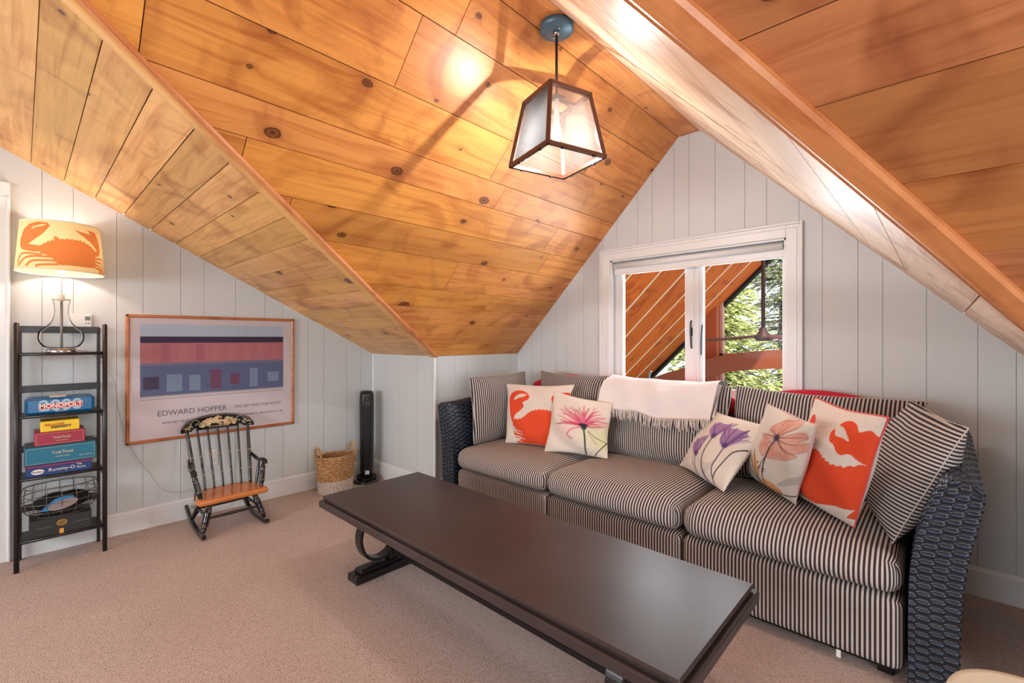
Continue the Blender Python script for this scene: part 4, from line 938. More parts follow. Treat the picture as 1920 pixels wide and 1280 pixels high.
# ---------------------------------------------------------------- tower fan
def tower():
    cx, cy = -3.775, 2.125; t = empty('tower_fan', (cx, cy, 0), 'slim black tower fan on a round base in the corner', 'fan')
    bk = mat('fan_black', (20, 20, 22), .3); gl = mat('fan_gloss', (12, 12, 14), .12, coat=.5)
    mb = MB(); mb.lathe([(0, 0), (.118, 0), (.120, .008), (.112, .016), (.07, .030), (.045, .045), (0, .045)], (cx, cy, 0), 48); mb.build('base', gl, t)
    mb = MB()
    for k in range(3):
        pts = [(cx+(.085+.006*math.sin(3*a+k))*math.cos(a), cy+(.085+.006*math.cos(2*a+k))*math.sin(a), .030+.007*k+.004*math.sin(4*a)) for a in np.linspace(0, 2*math.pi, 60, endpoint=False)]
        mb.tube(pts, .0035, 6, closed=True)
    mb.build('power_cord', bk, t)
    a0 = math.atan2(-cy, -cx)
    def sec(z, r, fl): # rounded body, flattened front towards the room
        out = []
        for j in range(40):
            a = 2*math.pi*j/40; x = math.cos(a)*r; y = math.sin(a)*r*.92; x = min(x, r*fl); ca, sa = math.cos(a0), math.sin(a0); out.append((cx+x*ca-y*sa, cy+x*sa+y*ca, z))
        return out
    prof = [(.04, .050), (.05, .060), (.12, .064), (.70, .068), (.78, .066), (.806, .060), (.812, .045)]
    mb = MB(); mb.grid([sec(z, r, .86) for z, r in prof], wrap_v=True); mb.add(sec(.812, .045, .86), [list(range(40))]); mb.build('housing', bk, t)
    ca, sa = math.cos(a0), math.sin(a0)
    def F(x, y, z): return (cx+x*ca-y*sa, cy+x*sa+y*ca, z)
    mb = MB()
    for k in range(56):
        z = .135+k*.0098; mb.tube([F(.058, -.036, z), F(.063, 0, z), F(.058, .036, z)], .0016, 5)
    for y in (-.038, -.02, 0, .02, .038): mb.tube([F(.060, y, .13), F(.062, y, .69)], .0018, 5)
    mb.build('grille', mat('fan_grille', (44, 44, 48), .35), t)
    mb = MB(); mb.prism([F(.057, -.03, .725), F(.057, .03, .725), F(.055, .026, .795), F(.055, -.026, .795)], tuple(Vector(F(.006, 0, 0))-Vector(F(0, 0, 0)))); mb.build('control_panel', gl, t)
    mb = MB()
    for y, z in ((-.015, .775), (0, .775), (.015, .775), (0, .75)): mb.prism([F(.063, y-.005, z-.004), F(.063, y+.005, z-.004), F(.063, y+.005, z+.004), F(.063, y-.005, z+.004)], tuple(Vector(F(.002, 0, 0))-Vector(F(0, 0, 0))))
    mb.build('button', mat('button_grey2', (120, 120, 124), .3), t)
    mb = MB(); mb.prism([F(.058, -.014, .075), F(.058, .022, .075), F(.058, .022, .108), F(.058, -.014, .108)], tuple(Vector(F(.003, 0, 0))-Vector(F(0, 0, 0)))); mb.build('rating_sticker', mat('sticker', (220, 220, 220), .5), t)
tower()

# ---------------------------------------------------------------- coffee table
def coffee():
    zt = .42; A = Vector((-2.470, 1.115, 0)); Bp = Vector((-.472, 1.105, 0)); Wd = .66
    t = empty('coffee_table', (-1.47, 1.44, 0), 'long dark espresso coffee table with scrolled trestle legs before the sofa', 'coffee table')
    dk = M_darkwood; q = N(dk); tc = q.n('TexCoord'); nz = q.n('TexNoise'); nz.inputs['Scale'].default_value = 3; nz.inputs['Detail'].default_value = 6; q.l(tc.outputs['Object'], nz.inputs['Vector'])
    q.l(q.ramp(nz.outputs[0], [(.3, lin((50, 41, 41))), (.7, lin((66, 55, 54)))]), q.b.inputs['Base Color']); q.l(q.math('MULTIPLY_ADD', nz.outputs[0], .14, .30), q.b.inputs['Roughness'])
    x0, x1, y0, y1 = -2.487, -.462, 1.112, 1.772
    mb = MB(); mb.bbox((x0+.014, y0+.014, zt-.016), (x1-.014, y1-.014, zt), .005); mb.build('tabletop', dk, t)
    mb = MB(); mb.bbox((x0+.022, y0+.022, zt-.026), (x1-.022, y1-.022, zt-.014), .001); mb.bbox((x0, y0, zt-.062), (x1, y1, zt-.024), .005); mb.bbox((x0+.05, y0+.05, zt-.085), (x1-.05, y1-.05, zt-.06), .003); mb.build('apron', dk, t)
    bk = mat('trestle_black', (30, 24, 25), .3)
    for cx in (-2.25, -.72):
        cy = (y0+y1)/2
        mb = MB(); mb.bbox((cx-.05, y0+.07, 0), (cx+.05, y1-.07, .040), .005); mb.bbox((cx-.036, y0+.10, .038), (cx+.036, y1-.10, .062), .008); mb.build('foot', bk, t)
        mb = MB(); mb.bbox((cx-.032, cy-.05, .06), (cx+.032, cy+.05, .12), .006); mb.bbox((cx-.028, cy-.028, .1), (cx+.028, cy+.028, .34), .006); mb.bbox((cx-.036, cy-.04, .12), (cx+.036, cy+.04, .14), .004); mb.build('post', bk, t)
        for s in (-1, 1):
            arc = curve([(s*.045, .10), (s*.11, .085), (s*.18, .115), (s*.215, .18), (s*.215, .25), (s*.175, .31), (s*.12, .338)], 7)
            P = []
            for i, (y, z) in enumerate(arc):
                j = min(i+1, len(arc)-1); h = max(i-1, 0); dy, dz = arc[j][0]-arc[h][0], arc[j][1]-arc[h][1]; L = math.hypot(dy, dz); ny, nz_ = -dz/L*.008, dy/L*.008
                P.append([(cx-.028, cy+y+ny, z+nz_), (cx+.028, cy+y+ny, z+nz_), (cx+.028, cy+y-ny, z-nz_), (cx-.028, cy+y-ny, z-nz_)])
            mb = MB(); mb.grid(P, wrap_v=True, smooth=False); mb.build('scroll', bk, t)
    mb = MB(); mb.bbox((-2.24, 1.41, .085), (-.73, 1.47, .115), .005); mb.build('stretcher', bk, t)
coffee()

# ---------------------------------------------------------------- sofa
SFY = 2.20; SX = [-2.62, -1.775, -.928, -.092]
def rbox(x0, x1, y0, y1, z0, z1, r, bulge=0, n=(26, 22, 8), front=0, swap=False):
    """rounded box with bulging top; uv = metres, stripes follow x"""
    mb = MB(); cx, cy, cz = (x0+x1)/2, (y0+y1)/2, (z0+z1)/2; hx, hy, hz = (x1-x0)/2, (y1-y0)/2, (z1-z0)/2
    def mp(a, b, c):
        p = Vector((a*hx, b*hy, c*hz)); q = Vector((max(-hx+r, min(hx-r, p.x)), max(-hy+r, min(hy-r, p.y)), max(-hz+r, min(hz-r, p.z)))); d = p-q
        if d.length > 1e-9:
            d = d*(r/max(abs(d.x), abs(d.y), abs(d.z))) if False else d
            m = max(abs(d.x), abs(d.y), abs(d.z)); d = d.normalized()*m
        p = q+d; fx_ = (1-(p.x/hx)**4); fy_ = (1-(p.y/hy)**4)
        if bulge: p.z += bulge*max(0, fx_)*max(0, fy_)*(1 if c > 0 else -.1)*max(0, p.z/hz if c > 0 else 1)
        if front: p.y -= front*max(0, fx_)*max(0, 1-(p.z/hz)**2)*(1 if b < 0 else 0)*abs(p.y/hy)
        return Vector((cx+p.x, cy+p.y, cz+p.z))
    def dens(k):  # finer near the edges
        t = np.linspace(-1, 1, k); return list(np.sign(t)*(1-(1-np.abs(t))**1.35))
    nx, ny, nz = n; X, Y, Z = dens(nx), dens(ny), dens(nz)
    for c in (-1, 1):
        P = [[mp(a, b, c) for b in Y] for a in X]; mb.grid(P, uvf=lambda i, j, P=P: (cx+X[i]*hx, P[i][j].y), flip=c < 0)
        P = [[mp(a, c, b) for b in Z] for a in X]; mb.grid(P, uvf=lambda i, j, P=P: (cx+X[i]*hx, P[i][j].z), flip=c > 0)
        P = [[mp(c, a, b) for b in Z] for a in Y]; mb.grid(P, uvf=lambda i, j, P=P: (P[i][j].y, P[i][j].z))
    # weld
    return mb
def weld(o, d=1e-5):
    bm = bmesh.new(); bm.from_mesh(o.data); bmesh.ops.remove_doubles(bm, verts=bm.verts, dist=d); bmesh.ops.recalc_face_normals(bm, faces=bm.faces); bm.to_mesh(o.data); bm.free(); return o
def wicker_mat():
    m = mat('wicker_dark', (32, 38, 50), .32, spec=.6); q = N(m); at = q.n('Attribute', attribute_name='paint'); q.l(at.outputs['Color'], q.b.inputs['Base Color']); return m
M_wick = wicker_mat()
def weave(mb, S, T, pos, nrm, hs, ws, amp=.0042, col=(36, 48, 66), sub=6):
    """S,T lengths in metres; strands of height hs run along s, going over warps spaced ws"""
    ns = max(4, int(S/ws*sub)); nt = max(4, int(round(T/hs))*6); P = []; cols = []
    rr = random.Random(int(S*1000+T*77)); tint = [rr.uniform(.7, 1.3) for _ in range(400)]
    for i in range(ns+1):
        s = S*i/ns; row = []
        for j in range(nt+1):
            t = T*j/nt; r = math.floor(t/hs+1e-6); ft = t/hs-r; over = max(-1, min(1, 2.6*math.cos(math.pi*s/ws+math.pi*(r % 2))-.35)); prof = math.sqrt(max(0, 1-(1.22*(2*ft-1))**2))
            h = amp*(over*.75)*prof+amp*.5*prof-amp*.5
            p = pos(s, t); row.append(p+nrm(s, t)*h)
            k = (.30+.70*max(0, min(1, (over+.8)*.7))*prof)*tint[(r*7+int(s/ws/2+r*.5)) % 400]; cols.append(tuple(lin(col)[q]*k*1.25 for q in range(3)))  # strand crowns lightened, edges and dips darkened: highlight and shade put into the colour
        P.append(row)
    mb.grid(P); return cols
def sofa():
    t = empty('sofa', (-1.35, 2.65, 0), 'long three seat sofa in black and cream ticking stripe with dark wicker arms', 'sofa')
    # base units
    for i in range(3):
        x0, x1 = SX[i]+.003, SX[i+1]-.003
        o = weld(rbox(x0, x1, SFY, 3.04, .045, .318, .035, n=(18, 16, 14)).build('seat_base', M_ticking, t)); 
    mb = MB()
    for x in (SX[0]+.06, SX[1], SX[2], SX[3]-.06):
        for y in (SFY+.08, 2.98): mb.bbox((x-.025, y-.025, 0), (x+.025, y+.025, .06), .004)
    mb.box((SX[0]+.03, SFY+.06, .02), (SX[3]-.03, 3.02, .05)); mb.build('plinth', M_black, t)
    mb = MB(); mb.bbox((-.30, SFY+.002, .022), (-.285, SFY+.006, .052), .001); mb.build('care_tag', whitep, t)
    for i in range(3):
        x0, x1 = SX[i]+.004, SX[i+1]-.004
        o = weld(rbox(x0-.0, x1+.0, SFY-.012, 2.90, .322, .468, .062, bulge=.030, n=(44, 40, 16), front=.030).build('seat_cushion', M_ticking, t))
        # welt seam
        mb = MB()
        for zz in (.345, .447):
            pts = [(x0+.05+(x1-x0-.1)*k/20, SFY-.012-.030*(1-((k/10-1)**4))*.72, zz) for k in range(21)]; mb.tube(pts, .003, 6, uvf=lambda i, j, x0=x0, x1=x1: (x0+.05+(x1-x0-.1)*i/20, 0))
    # back frame: low wicker wall and the three arched crimson pads
    cols = []; mb = MB()
    X0, X1 = SX[0]-.05, SX[3]+.05
    cols += weave(mb, X1-X0, .72, lambda s, q: Vector((X0+s, 3.06, .08+q)), lambda s, q: Vector((0, -1, 0)), .016, .034, sub=3)
    cols += weave(mb, X1-X0, .72, lambda s, q: Vector((X0+s, 3.12, .08+q)), lambda s, q: Vector((0, 1, 0)), .016, .034, sub=3)
    cols += weave(mb, X1-X0, .06, lambda s, q: Vector((X0+s, 3.06+q, .80)), lambda s, q: Vector((0, 0, 1)), .015, .034, sub=3)
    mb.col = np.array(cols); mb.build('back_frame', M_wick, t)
    for i in range(3):
        x0, x1 = SX[i]+.015, SX[i+1]-.015; P = []
        for k in range(25):
            u = k/24; x = x0+(x1-x0)*u; zt_ = .895+.092*math.sin(math.pi*u)**.8; P.append([(x, 3.065, .78), (x, 3.055, zt_-.03), (x, 3.075, zt_), (x, 3.105, zt_), (x, 3.125, zt_-.03), (x, 3.12, .78)])
        mb = MB(); mb.grid(P, wrap_v=True); mb.build('back_pad', M_red, t)
    # arms
    def arm(s, xin):
        # outline in (offset outward, z), inner side up, top, outer side down
        inn = curve([(.005, .0), (.005, .30), (.012, .47), (.035, .60), (.068, .70), (.095, .775)], 8)
        outc = curve([(.200, .755), (.185, .66), (.160, .53), (.145, .38), (.138, .2), (.138, 0)], 8)
        topc = curve([(.095, .775), (.125, .792), (.165, .790), (.200, .755)], 8)
        loop = inn+topc[1:]+outc[1:]
        y0, y1 = SFY-.012, 3.13; mb = MB(); cols = []
        d = [0]
        for a, b in zip(loop[:-1], loop[1:]): d.append(d[-1]+math.hypot(b[0]-a[0], b[1]-a[1]))
        L = d[-1]; xs = [p[0] for p in loop]; zs = [p[1] for p in loop]
        def pp(q): return float(np.interp(q, d, xs)), float(np.interp(q, d, zs))
        def pos(sv, q):
            x, z = pp(q); yv = y0+sv; lift = .07*max(0, (sv-.1)/.8) if z > .5 else 0
            return Vector((xin+s*x, yv, z+lift*((z-.5)/.3 if z > .5 else 0)))
        def nrm(sv, q):
            a, b = pp(max(0, q-.01)), pp(min(L, q+.01)); tx, tz = b[0]-a[0], b[1]-a[1]; n_ = Vector((-tz*s, 0, tx)); n_ = n_.normalized()
            if n_.length < .5: n_ = Vector((s, 0, 0))
            return n_
        cols += weave(mb, y1-y0, L, pos, nrm, .0150, .040)
        # front face
        zi = [p[1] for p in inn]; xi = [p[0] for p in inn]; zo = [p[1] for p in outc[::-1]]; xo = [p[0] for p in outc[::-1]]
        def fpos(sv, q):
            z = q; a = float(np.interp(z, zi, xi)); b = float(np.interp(z, zo, xo)); x = a+(b-a)*sv/.15
            if z > .755: k = (z-.755)/.033; x = a+(b-a)*sv/.15
            zz = z
            if z > .74: 
                cap = float(np.interp(x, [p[0] for p in topc], [p[1] for p in topc])); zz = .74+(cap-.74)*(z-.74)/.04
            return Vector((xin+s*x, y0-.002, zz))
        cols += weave(mb, .15, .78, fpos, lambda a, b: Vector((0, -1, 0)), .0145, .042, amp=.0048, sub=9)
        cols += weave(mb, .15, .78, lambda a, b: fpos(a, b)+Vector((0, y1-y0+.004, .0)), lambda a, b: Vector((0, 1, 0)), .0165, .036, amp=.004, sub=4)
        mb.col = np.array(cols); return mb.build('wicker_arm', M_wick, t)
    arm(1, SX[3]+.004); arm(-1, SX[0]-.004)
    return t
sofa()

# ---------------------------------------------------------------- cushions
def pillow(name, c, th, label, cat, mats, paint=None, group=None, n=64, uvdir='u', puff=.55, pinch=.045, seed=1, piping=None, wr=.004, droop=0, uo=0):
    """c = [BL,BR,TR,TL] corner points; thickness th; mats=(front,back)"""
    BL, BR, TR, TL = [Vector(p) for p in c]; ctr = (BL+BR+TR+TL)/4
    nrm = ((BR-BL).cross(TL-BL)).normalized()
    if (CAMP-ctr).dot(nrm) < 0: nrm = -nrm
    W_ = ((BR-BL).length+(TR-TL).length)/2; H_ = ((TL-BL).length+(TR-BR).length)/2; rr = random.Random(seed); ph = [(rr.uniform(2, 7), rr.uniform(2, 7), rr.uniform(0, 6)) for _ in range(4)]
    root = empty(name, tuple((BL+BR)/2), label, cat, group)
    g = np.linspace(-1, 1, n); g = np.sign(g)*(1-(1-np.abs(g))**1.25); F = []; B = []; UVg = []
    for v in g:
        rf = []; rb = []; ru = []
        for u in g:
            uu = u*(1-pinch*(1-v*v)**1.0*abs(u)**3)*(1+.012*math.sin(v*5+seed)); vv = v*(1-pinch*(1-u*u)*abs(v)**3)*(1+.010*math.sin(u*4+seed*2))
            a, b = (uu+1)/2, (vv+1)/2; p = BL*(1-a)*(1-b)+BR*a*(1-b)+TR*a*b+TL*(1-a)*b
            e = max(0, (1-u**2))*max(0, (1-v**2)); h = th/2*(e**puff)
            w = wr*sum(math.sin(f*u+k*v+q) for f, k, q in ph)*min(1, e*3)
            edge = max(abs(u), abs(v)); sag = Vector((0, 0, -droop*(1-v*v)*e)) if droop else Vector()
            rf.append(p+nrm*(h+w)+sag); rb.append(p-nrm*(h-w*.5)+sag); ru.append((a*W_, b*H_))
        F.append(rf); B.append(rb); UVg.append(ru)
    uvf = (lambda i, j: (UVg[i][j][0]+uo, UVg[i][j][1])) if uvdir == 'u' else (lambda i, j: (UVg[i][j][1]+uo, UVg[i][j][0]))
    mb = MB(); mb.grid(F, uvf=uvf); 
    if paint is not None:
        U = np.array([[q[0]/W_ for q in r] for r in UVg]).ravel(); V = np.array([[q[1]/H_ for q in r] for r in UVg]).ravel(); cv = Canvas(U, V, (222, 210, 198)); paint(cv); mb.col = cv.c
    mb.build('front_panel', mats[0], root)
    st = 4 if n > 100 else 1; ix = list(range(0, n, st)); ix = ix+[n-1] if ix[-1] != n-1 else ix
    mb = MB(); mb.grid([[B[i][j] for j in ix] for i in ix], uvf=lambda i, j: uvf(ix[i], ix[j]), flip=True); mb.build('back_panel', mats[1], root)
    if piping:
        edge = [F[0][j] for j in range(n)]+[F[i][-1] for i in range(1, n)]+[F[-1][j] for j in range(n-2, -1, -1)]+[F[i][0] for i in range(n-2, 0, -1)]
        mb = MB(); mb.tube(edge, .0035, 6, closed=True); mb.build('piping', piping, root)
    else:
        edge = [F[0][j] for j in range(n)]+[F[i][-1] for i in range(1, n)]+[F[-1][j] for j in range(n-2, -1, -1)]+[F[i][0] for i in range(n-2, 0, -1)]
        mb = MB(); mb.tube(edge, .0022, 5, closed=True, uvf=lambda i, j: (0, 0)); mb.build('seam', mats[1], root)
    return root, W_, H_
def spec(BLp, BRp, TRp, TLp, z0, z1, tilt, dep=None):
    """corners from where they meet the seat (z0,z1) and a plane leaning back by tilt degrees"""
    BL = atZ(*BLp, z0); BR = atZ(*BRp, z1); d = (BR-BL); d.z = 0; d.normalize(); back = Vector((-d.y, d.x, 0))
    if back.dot(FW) < 0: back = -back
    up = Vector((0, 0, math.cos(tilt)))+back*math.sin(tilt); n = (BR-BL).cross(up).normalized()
    return [BL, BR, atP(*TRp, BL, n), atP(*TLp, BL, n)]
R_ = math.radians
G_back = 'striped cushions along the sofa back and arms'
pillow('back_cushion', [(-2.42, 2.85, .485), (-1.80, 2.84, .485), (-1.795, 3.00, 1.005), (-2.47, 3.01, 1.01)], .19, 'striped back cushion behind the left crab pillow and the pink flower pillow', 'cushion', (M_ticking2, M_ticking2), group=G_back, seed=3, pinch=.075)
pillow('back_cushion', [(-1.76, 2.83, .485), (-.93, 2.83, .485), (-.935, 2.98, .985), (-1.775, 2.98, .985)], .20, 'striped middle back cushion under the white fringed throw', 'cushion', (M_ticking, M_ticking), group=G_back, seed=4, pinch=.02)
pillow('back_cushion', [(-.915, 2.84, .485), (-.06, 2.84, .485), (-.035, 3.00, .975), (-.925, 3.00, .99)], .22, 'striped back cushion behind the poppy pillow and right crab pillow', 'cushion', (M_ticking2, M_ticking2), group=G_back, seed=6, pinch=.06)
pillow('arm_cushion', [(-2.58, 2.34, .482), (-2.53, 2.92, .482), (-2.60, 2.95, 1.0), (-2.66, 2.37, .985)], .15, 'striped cushion standing against the left wicker arm', 'cushion', (M_ticking2, M_ticking2), group=G_back, seed=5, pinch=.03)
pillow('arm_cushion', [(-.24, 2.86, .48), (-.135, 2.345, .475), (.075, 2.34, .955), (-.10, 2.90, .985)], .24, 'striped cushion with sideways stripes leaning on the right wicker arm', 'cushion', (M_ticking, M_ticking), group=G_back, seed=8, uvdir='v', pinch=.03)
CR = (224, 78, 44); CRM = (222, 210, 198)
def jag(pts, n, amp, seed=1):
    rr = random.Random(seed); out = []
    for (a, b), (c, d) in zip(pts[:-1], pts[1:]):
        for k in range(n): 
            t = k/n; s = amp if k % 2 else -amp*.3; L = math.hypot(c-a, d-b); out.append((a+(c-a)*t-(d-b)/L*s, b+(d-b)*t+(c-a)/L*s))
    out.append(pts[-1]); return out
def uvmap(c, ox, oy, k):
    """where a spot seen on the cushion lies on its cloth, in 0..1 across and up"""
    BL, BR, TR, TL = c; e1 = ((BR-BL)+(TR-TL))/2; e2 = ((TL-BL)+(TR-BR))/2; n = e1.cross(e2).normalized(); m = (BL+BR+TR+TL)/4
    a, b, d = e1.dot(e1), e1.dot(e2), e2.dot(e2); D = a*d-b*b
    off = n*(.045 if (CAMP-m).dot(n) > 0 else -.045)
    def f(x, y):
        p = atP(ox+x/k, oy+y/k, m+off, n)-m-off; p1, p2 = p.dot(e1), p.dot(e2)
        return ((p1*d-p2*b)/D+.5, (p2*a-p1*b)/D+.5)
    return f
def crab_left(cv, f):
    F = lambda L: [f(*p) for p in L]; cv.c[:] = np.array(lin(CRM))
    cv.poly(F(curve([(632, 440), (620, 340), (624, 255), (655, 217), (710, 205), (755, 222), (776, 256), (764, 282), (728, 300), (735, 328), (700, 362), (668, 390), (652, 424)], 5)), CR)
    cv.poly(F(curve([(655, 278), (678, 248), (718, 234), (757, 238), (738, 256), (700, 264), (655, 278)], 4)), CRM)
    cv.poly(F(jag([(640, 420), (700, 422), (732, 405), (762, 378), (800, 360), (850, 350), (900, 352), (950, 366), (1010, 380), (1110, 400)], 4, 7)+[(1108, 560), (1060, 640), (800, 622), (690, 605), (640, 600), (655, 580), (700, 565), (640, 555), (632, 500)]), CR)
    for P in ([(930, 262), (945, 246), (958, 262), (968, 290), (960, 314), (938, 300)], [(985, 222), (1030, 218), (1075, 232), (1100, 262), (1060, 268), (1030, 240), (1000, 238)], [(1060, 300), (1110, 260), (1110, 420), (1070, 400)]): cv.poly(F(curve(P+P[:1], 4)), CR)
    for L in ([(632, 470), (660, 500), (712, 522)], [(634, 498), (665, 522), (716, 540)], [(632, 545), (670, 548), (726, 572)], [(606, 575), (660, 578), (700, 590)], [(615, 600), (680, 604), (740, 612)]): cv.stroke(F(curve(L, 5)), .014, CRM, taper=True)
    cv.stroke(F([(590, 592), (615, 580), (640, 600)]), .03, CRM)
def crab_right(cv, f):
    F = lambda L: [f(*p) for p in L]; cv.c[:] = np.array(lin(CRM))
    cv.poly(F(jag([(100, 395), (180, 400), (250, 430), (280, 470), (330, 520), (390, 548), (465, 552), (560, 500), (600, 430)], 4, -9)+[(640, 440), (500, 900), (430, 950), (395, 945), (330, 895), (372, 855), (300, 812), (200, 790), (95, 740), (60, 700)]), CR)
    cv.poly(F(curve([(312, 292), (294, 322), (302, 370), (330, 392), (350, 440), (380, 468), (420, 470), (468, 552), (600, 520), (600, 430), (560, 400), (545, 375), (530, 325), (500, 318), (470, 322), (455, 285), (440, 265), (410, 250), (370, 250), (342, 272), (372, 282), (352, 292), (330, 300), (322, 312)], 4)), CR)
    cv.poly(F(curve([(328, 300), (350, 285), (380, 290), (402, 322), (417, 378), (380, 352), (338, 340), (322, 318), (328, 300)], 4)), CRM)
    cv.poly(F(curve([(250, 392), (300, 396), (335, 402), (352, 440), (378, 466), (412, 468), (466, 550)], 4)+jag([(466, 550), (390, 546), (330, 518), (280, 468), (250, 430)], 4, 7)), CRM)
    cv.poly(F([(590, 405), (585, 425), (640, 440), (650, 380)]), CRM, 0)
    cv.poly(F(curve([(118, 240), (128, 212), (150, 208), (172, 235), (175, 262), (150, 268), (120, 258)], 4)), CR)
def pink(cv, f):
    F = lambda L: [f(*p) for p in L]; cv.c[:] = np.array(lin((226, 216, 204))); rr = random.Random(3); c = (1175, 470)
    for p, rx, ry, col in (((1290, 540), .22, .16, (216, 216, 160)), ((1330, 620), .14, .14, (212, 212, 150)), ((1040, 510), .13, .10, (238, 198, 194))): cv.blob(f(*p), rx, ry, col, .6, soft=.8)
    tips = [(1005, 345), (1035, 322), (1060, 370), (1085, 330), (1130, 350), (1150, 340), (1190, 318), (1182, 372), (1222, 340), (1252, 322), (1284, 355), (1312, 378), (1335, 415), (1352, 440), (1332, 478), (1300, 492), (975, 460), (988, 398), (1008, 432), (1340, 400), (1022, 385), (1110, 372), (1210, 380), (1245, 372)]
    for t_ in tips:
        for q in range(3):
            e = (t_[0]+rr.uniform(-22, 22), t_[1]+rr.uniform(-14, 14)); m = ((c[0]+e[0])/2+rr.uniform(-22, 22), (c[1]+e[1])/2+rr.uniform(-18, 18)-8)
            cv.stroke(F(curve([c, m, e], 6)), rr.uniform(.010, .026), rr.choice([(214, 60, 106), (226, 104, 140), (236, 140, 160), (190, 36, 88)]), rr.uniform(.3, .6), soft=.8, taper=True)
        cv.stroke(F(curve([c, m, t_], 6)), .004, (176, 28, 80), .8, soft=.5)
    cv.stroke(F(curve([(1160, 480), (1090, 505), (1062, 535), (1072, 555), (1092, 570)], 6)), .012, (206, 60, 104), .7, soft=.6); cv.stroke(F(curve([(1190, 470), (1290, 462), (1352, 470)], 6)), .008, (214, 90, 126), .7, soft=.6)
    cv.blob(f(1175, 468), .075, .028, (52, 40, 66)); cv.blob(f(1180, 488), .045, .04, (44, 50, 62))
    cv.stroke(F(curve([(1178, 492), (1188, 560), (1190, 620), (1184, 692)], 8)), .013, (52, 90, 70)); cv.stroke(F(curve([(1212, 512), (1250, 555), (1300, 585), (1340, 606)], 8)), .005, (56, 84, 50)); cv.stroke(F([(1352, 590), (1310, 640), (1240, 712)]), .007, (40, 50, 40)); cv.stroke(F(curve([(1208, 515), (1235, 570), (1270, 620)], 6)), .003, (90, 120, 80))
def tulips(cv, f):
    F = lambda L: [f(*p) for p in L]; cv.c[:] = np.array(lin((222, 212, 200))); rr = random.Random(5); st = (66, 58, 80)
    cv.poly(F(curve([(500, 690), (540, 720), (600, 700), (610, 690), (560, 760), (490, 800), (480, 730)], 4)), (200, 192, 186), .8)
    for P, w in (([(605, 530), (545, 625), (505, 715), (494, 790), (512, 845)], .010), ([(680, 600), (625, 675), (572, 760), (553, 870)], .008), ([(455, 660), (432, 720), (432, 792)], .007), ([(440, 640), (416, 720), (424, 782)], .004), ([(898, 512), (850, 572), (725, 640), (620, 742), (562, 822)], .008)): cv.stroke(F(curve(P, 8)), w, st, .95)
    cv.stroke(F([(496, 770), (500, 850)]), .016, (88, 84, 124), .8)
    T = (([(605, 530), (575, 482), (580, 440), (610, 404), (650, 398), (700, 410), (742, 398), (722, 432), (695, 462), (660, 482), (630, 506)], (605, 530), [(610, 405), (650, 400), (700, 408), (740, 400), (765, 402)]),
         ([(680, 602), (658, 570), (664, 520), (690, 470), (730, 442), (790, 450), (845, 470), (822, 512), (792, 545), (750, 566), (710, 582)], (680, 600), [(690, 468), (730, 440), (780, 448), (845, 452), (850, 490), (835, 520)]),
         ([(455, 662), (435, 620), (445, 570), (480, 532), (520, 514), (555, 512), (525, 560), (502, 600), (475, 640)], (455, 660), [(450, 560), (480, 530), (550, 512), (575, 512)]))
    for P, b, tips in T:
        cv.poly(F(curve(P+P[:1], 5)), (146, 98, 158), .8)
        for t_ in tips:
            for q in range(3): cv.stroke(F(curve([b, ((b[0]+t_[0])/2+rr.uniform(-18, 18), (b[1]+t_[1])/2+rr.uniform(-12, 12)), (t_[0]+rr.uniform(-12, 12), t_[1]+rr.uniform(-8, 8))], 6)), rr.uniform(.003, .010), rr.choice([(98, 52, 128), (158, 110, 172), (84, 58, 120), (176, 120, 176)]), .7, soft=.6)
        cv.blob(f(b[0]+10, b[1]-18), .045, .04, (72, 60, 108), .85, soft=.4)
    cv.poly(F(curve([(896, 514), (888, 486), (918, 458), (930, 472), (918, 506), (896, 514)], 4)), (96, 70, 120))
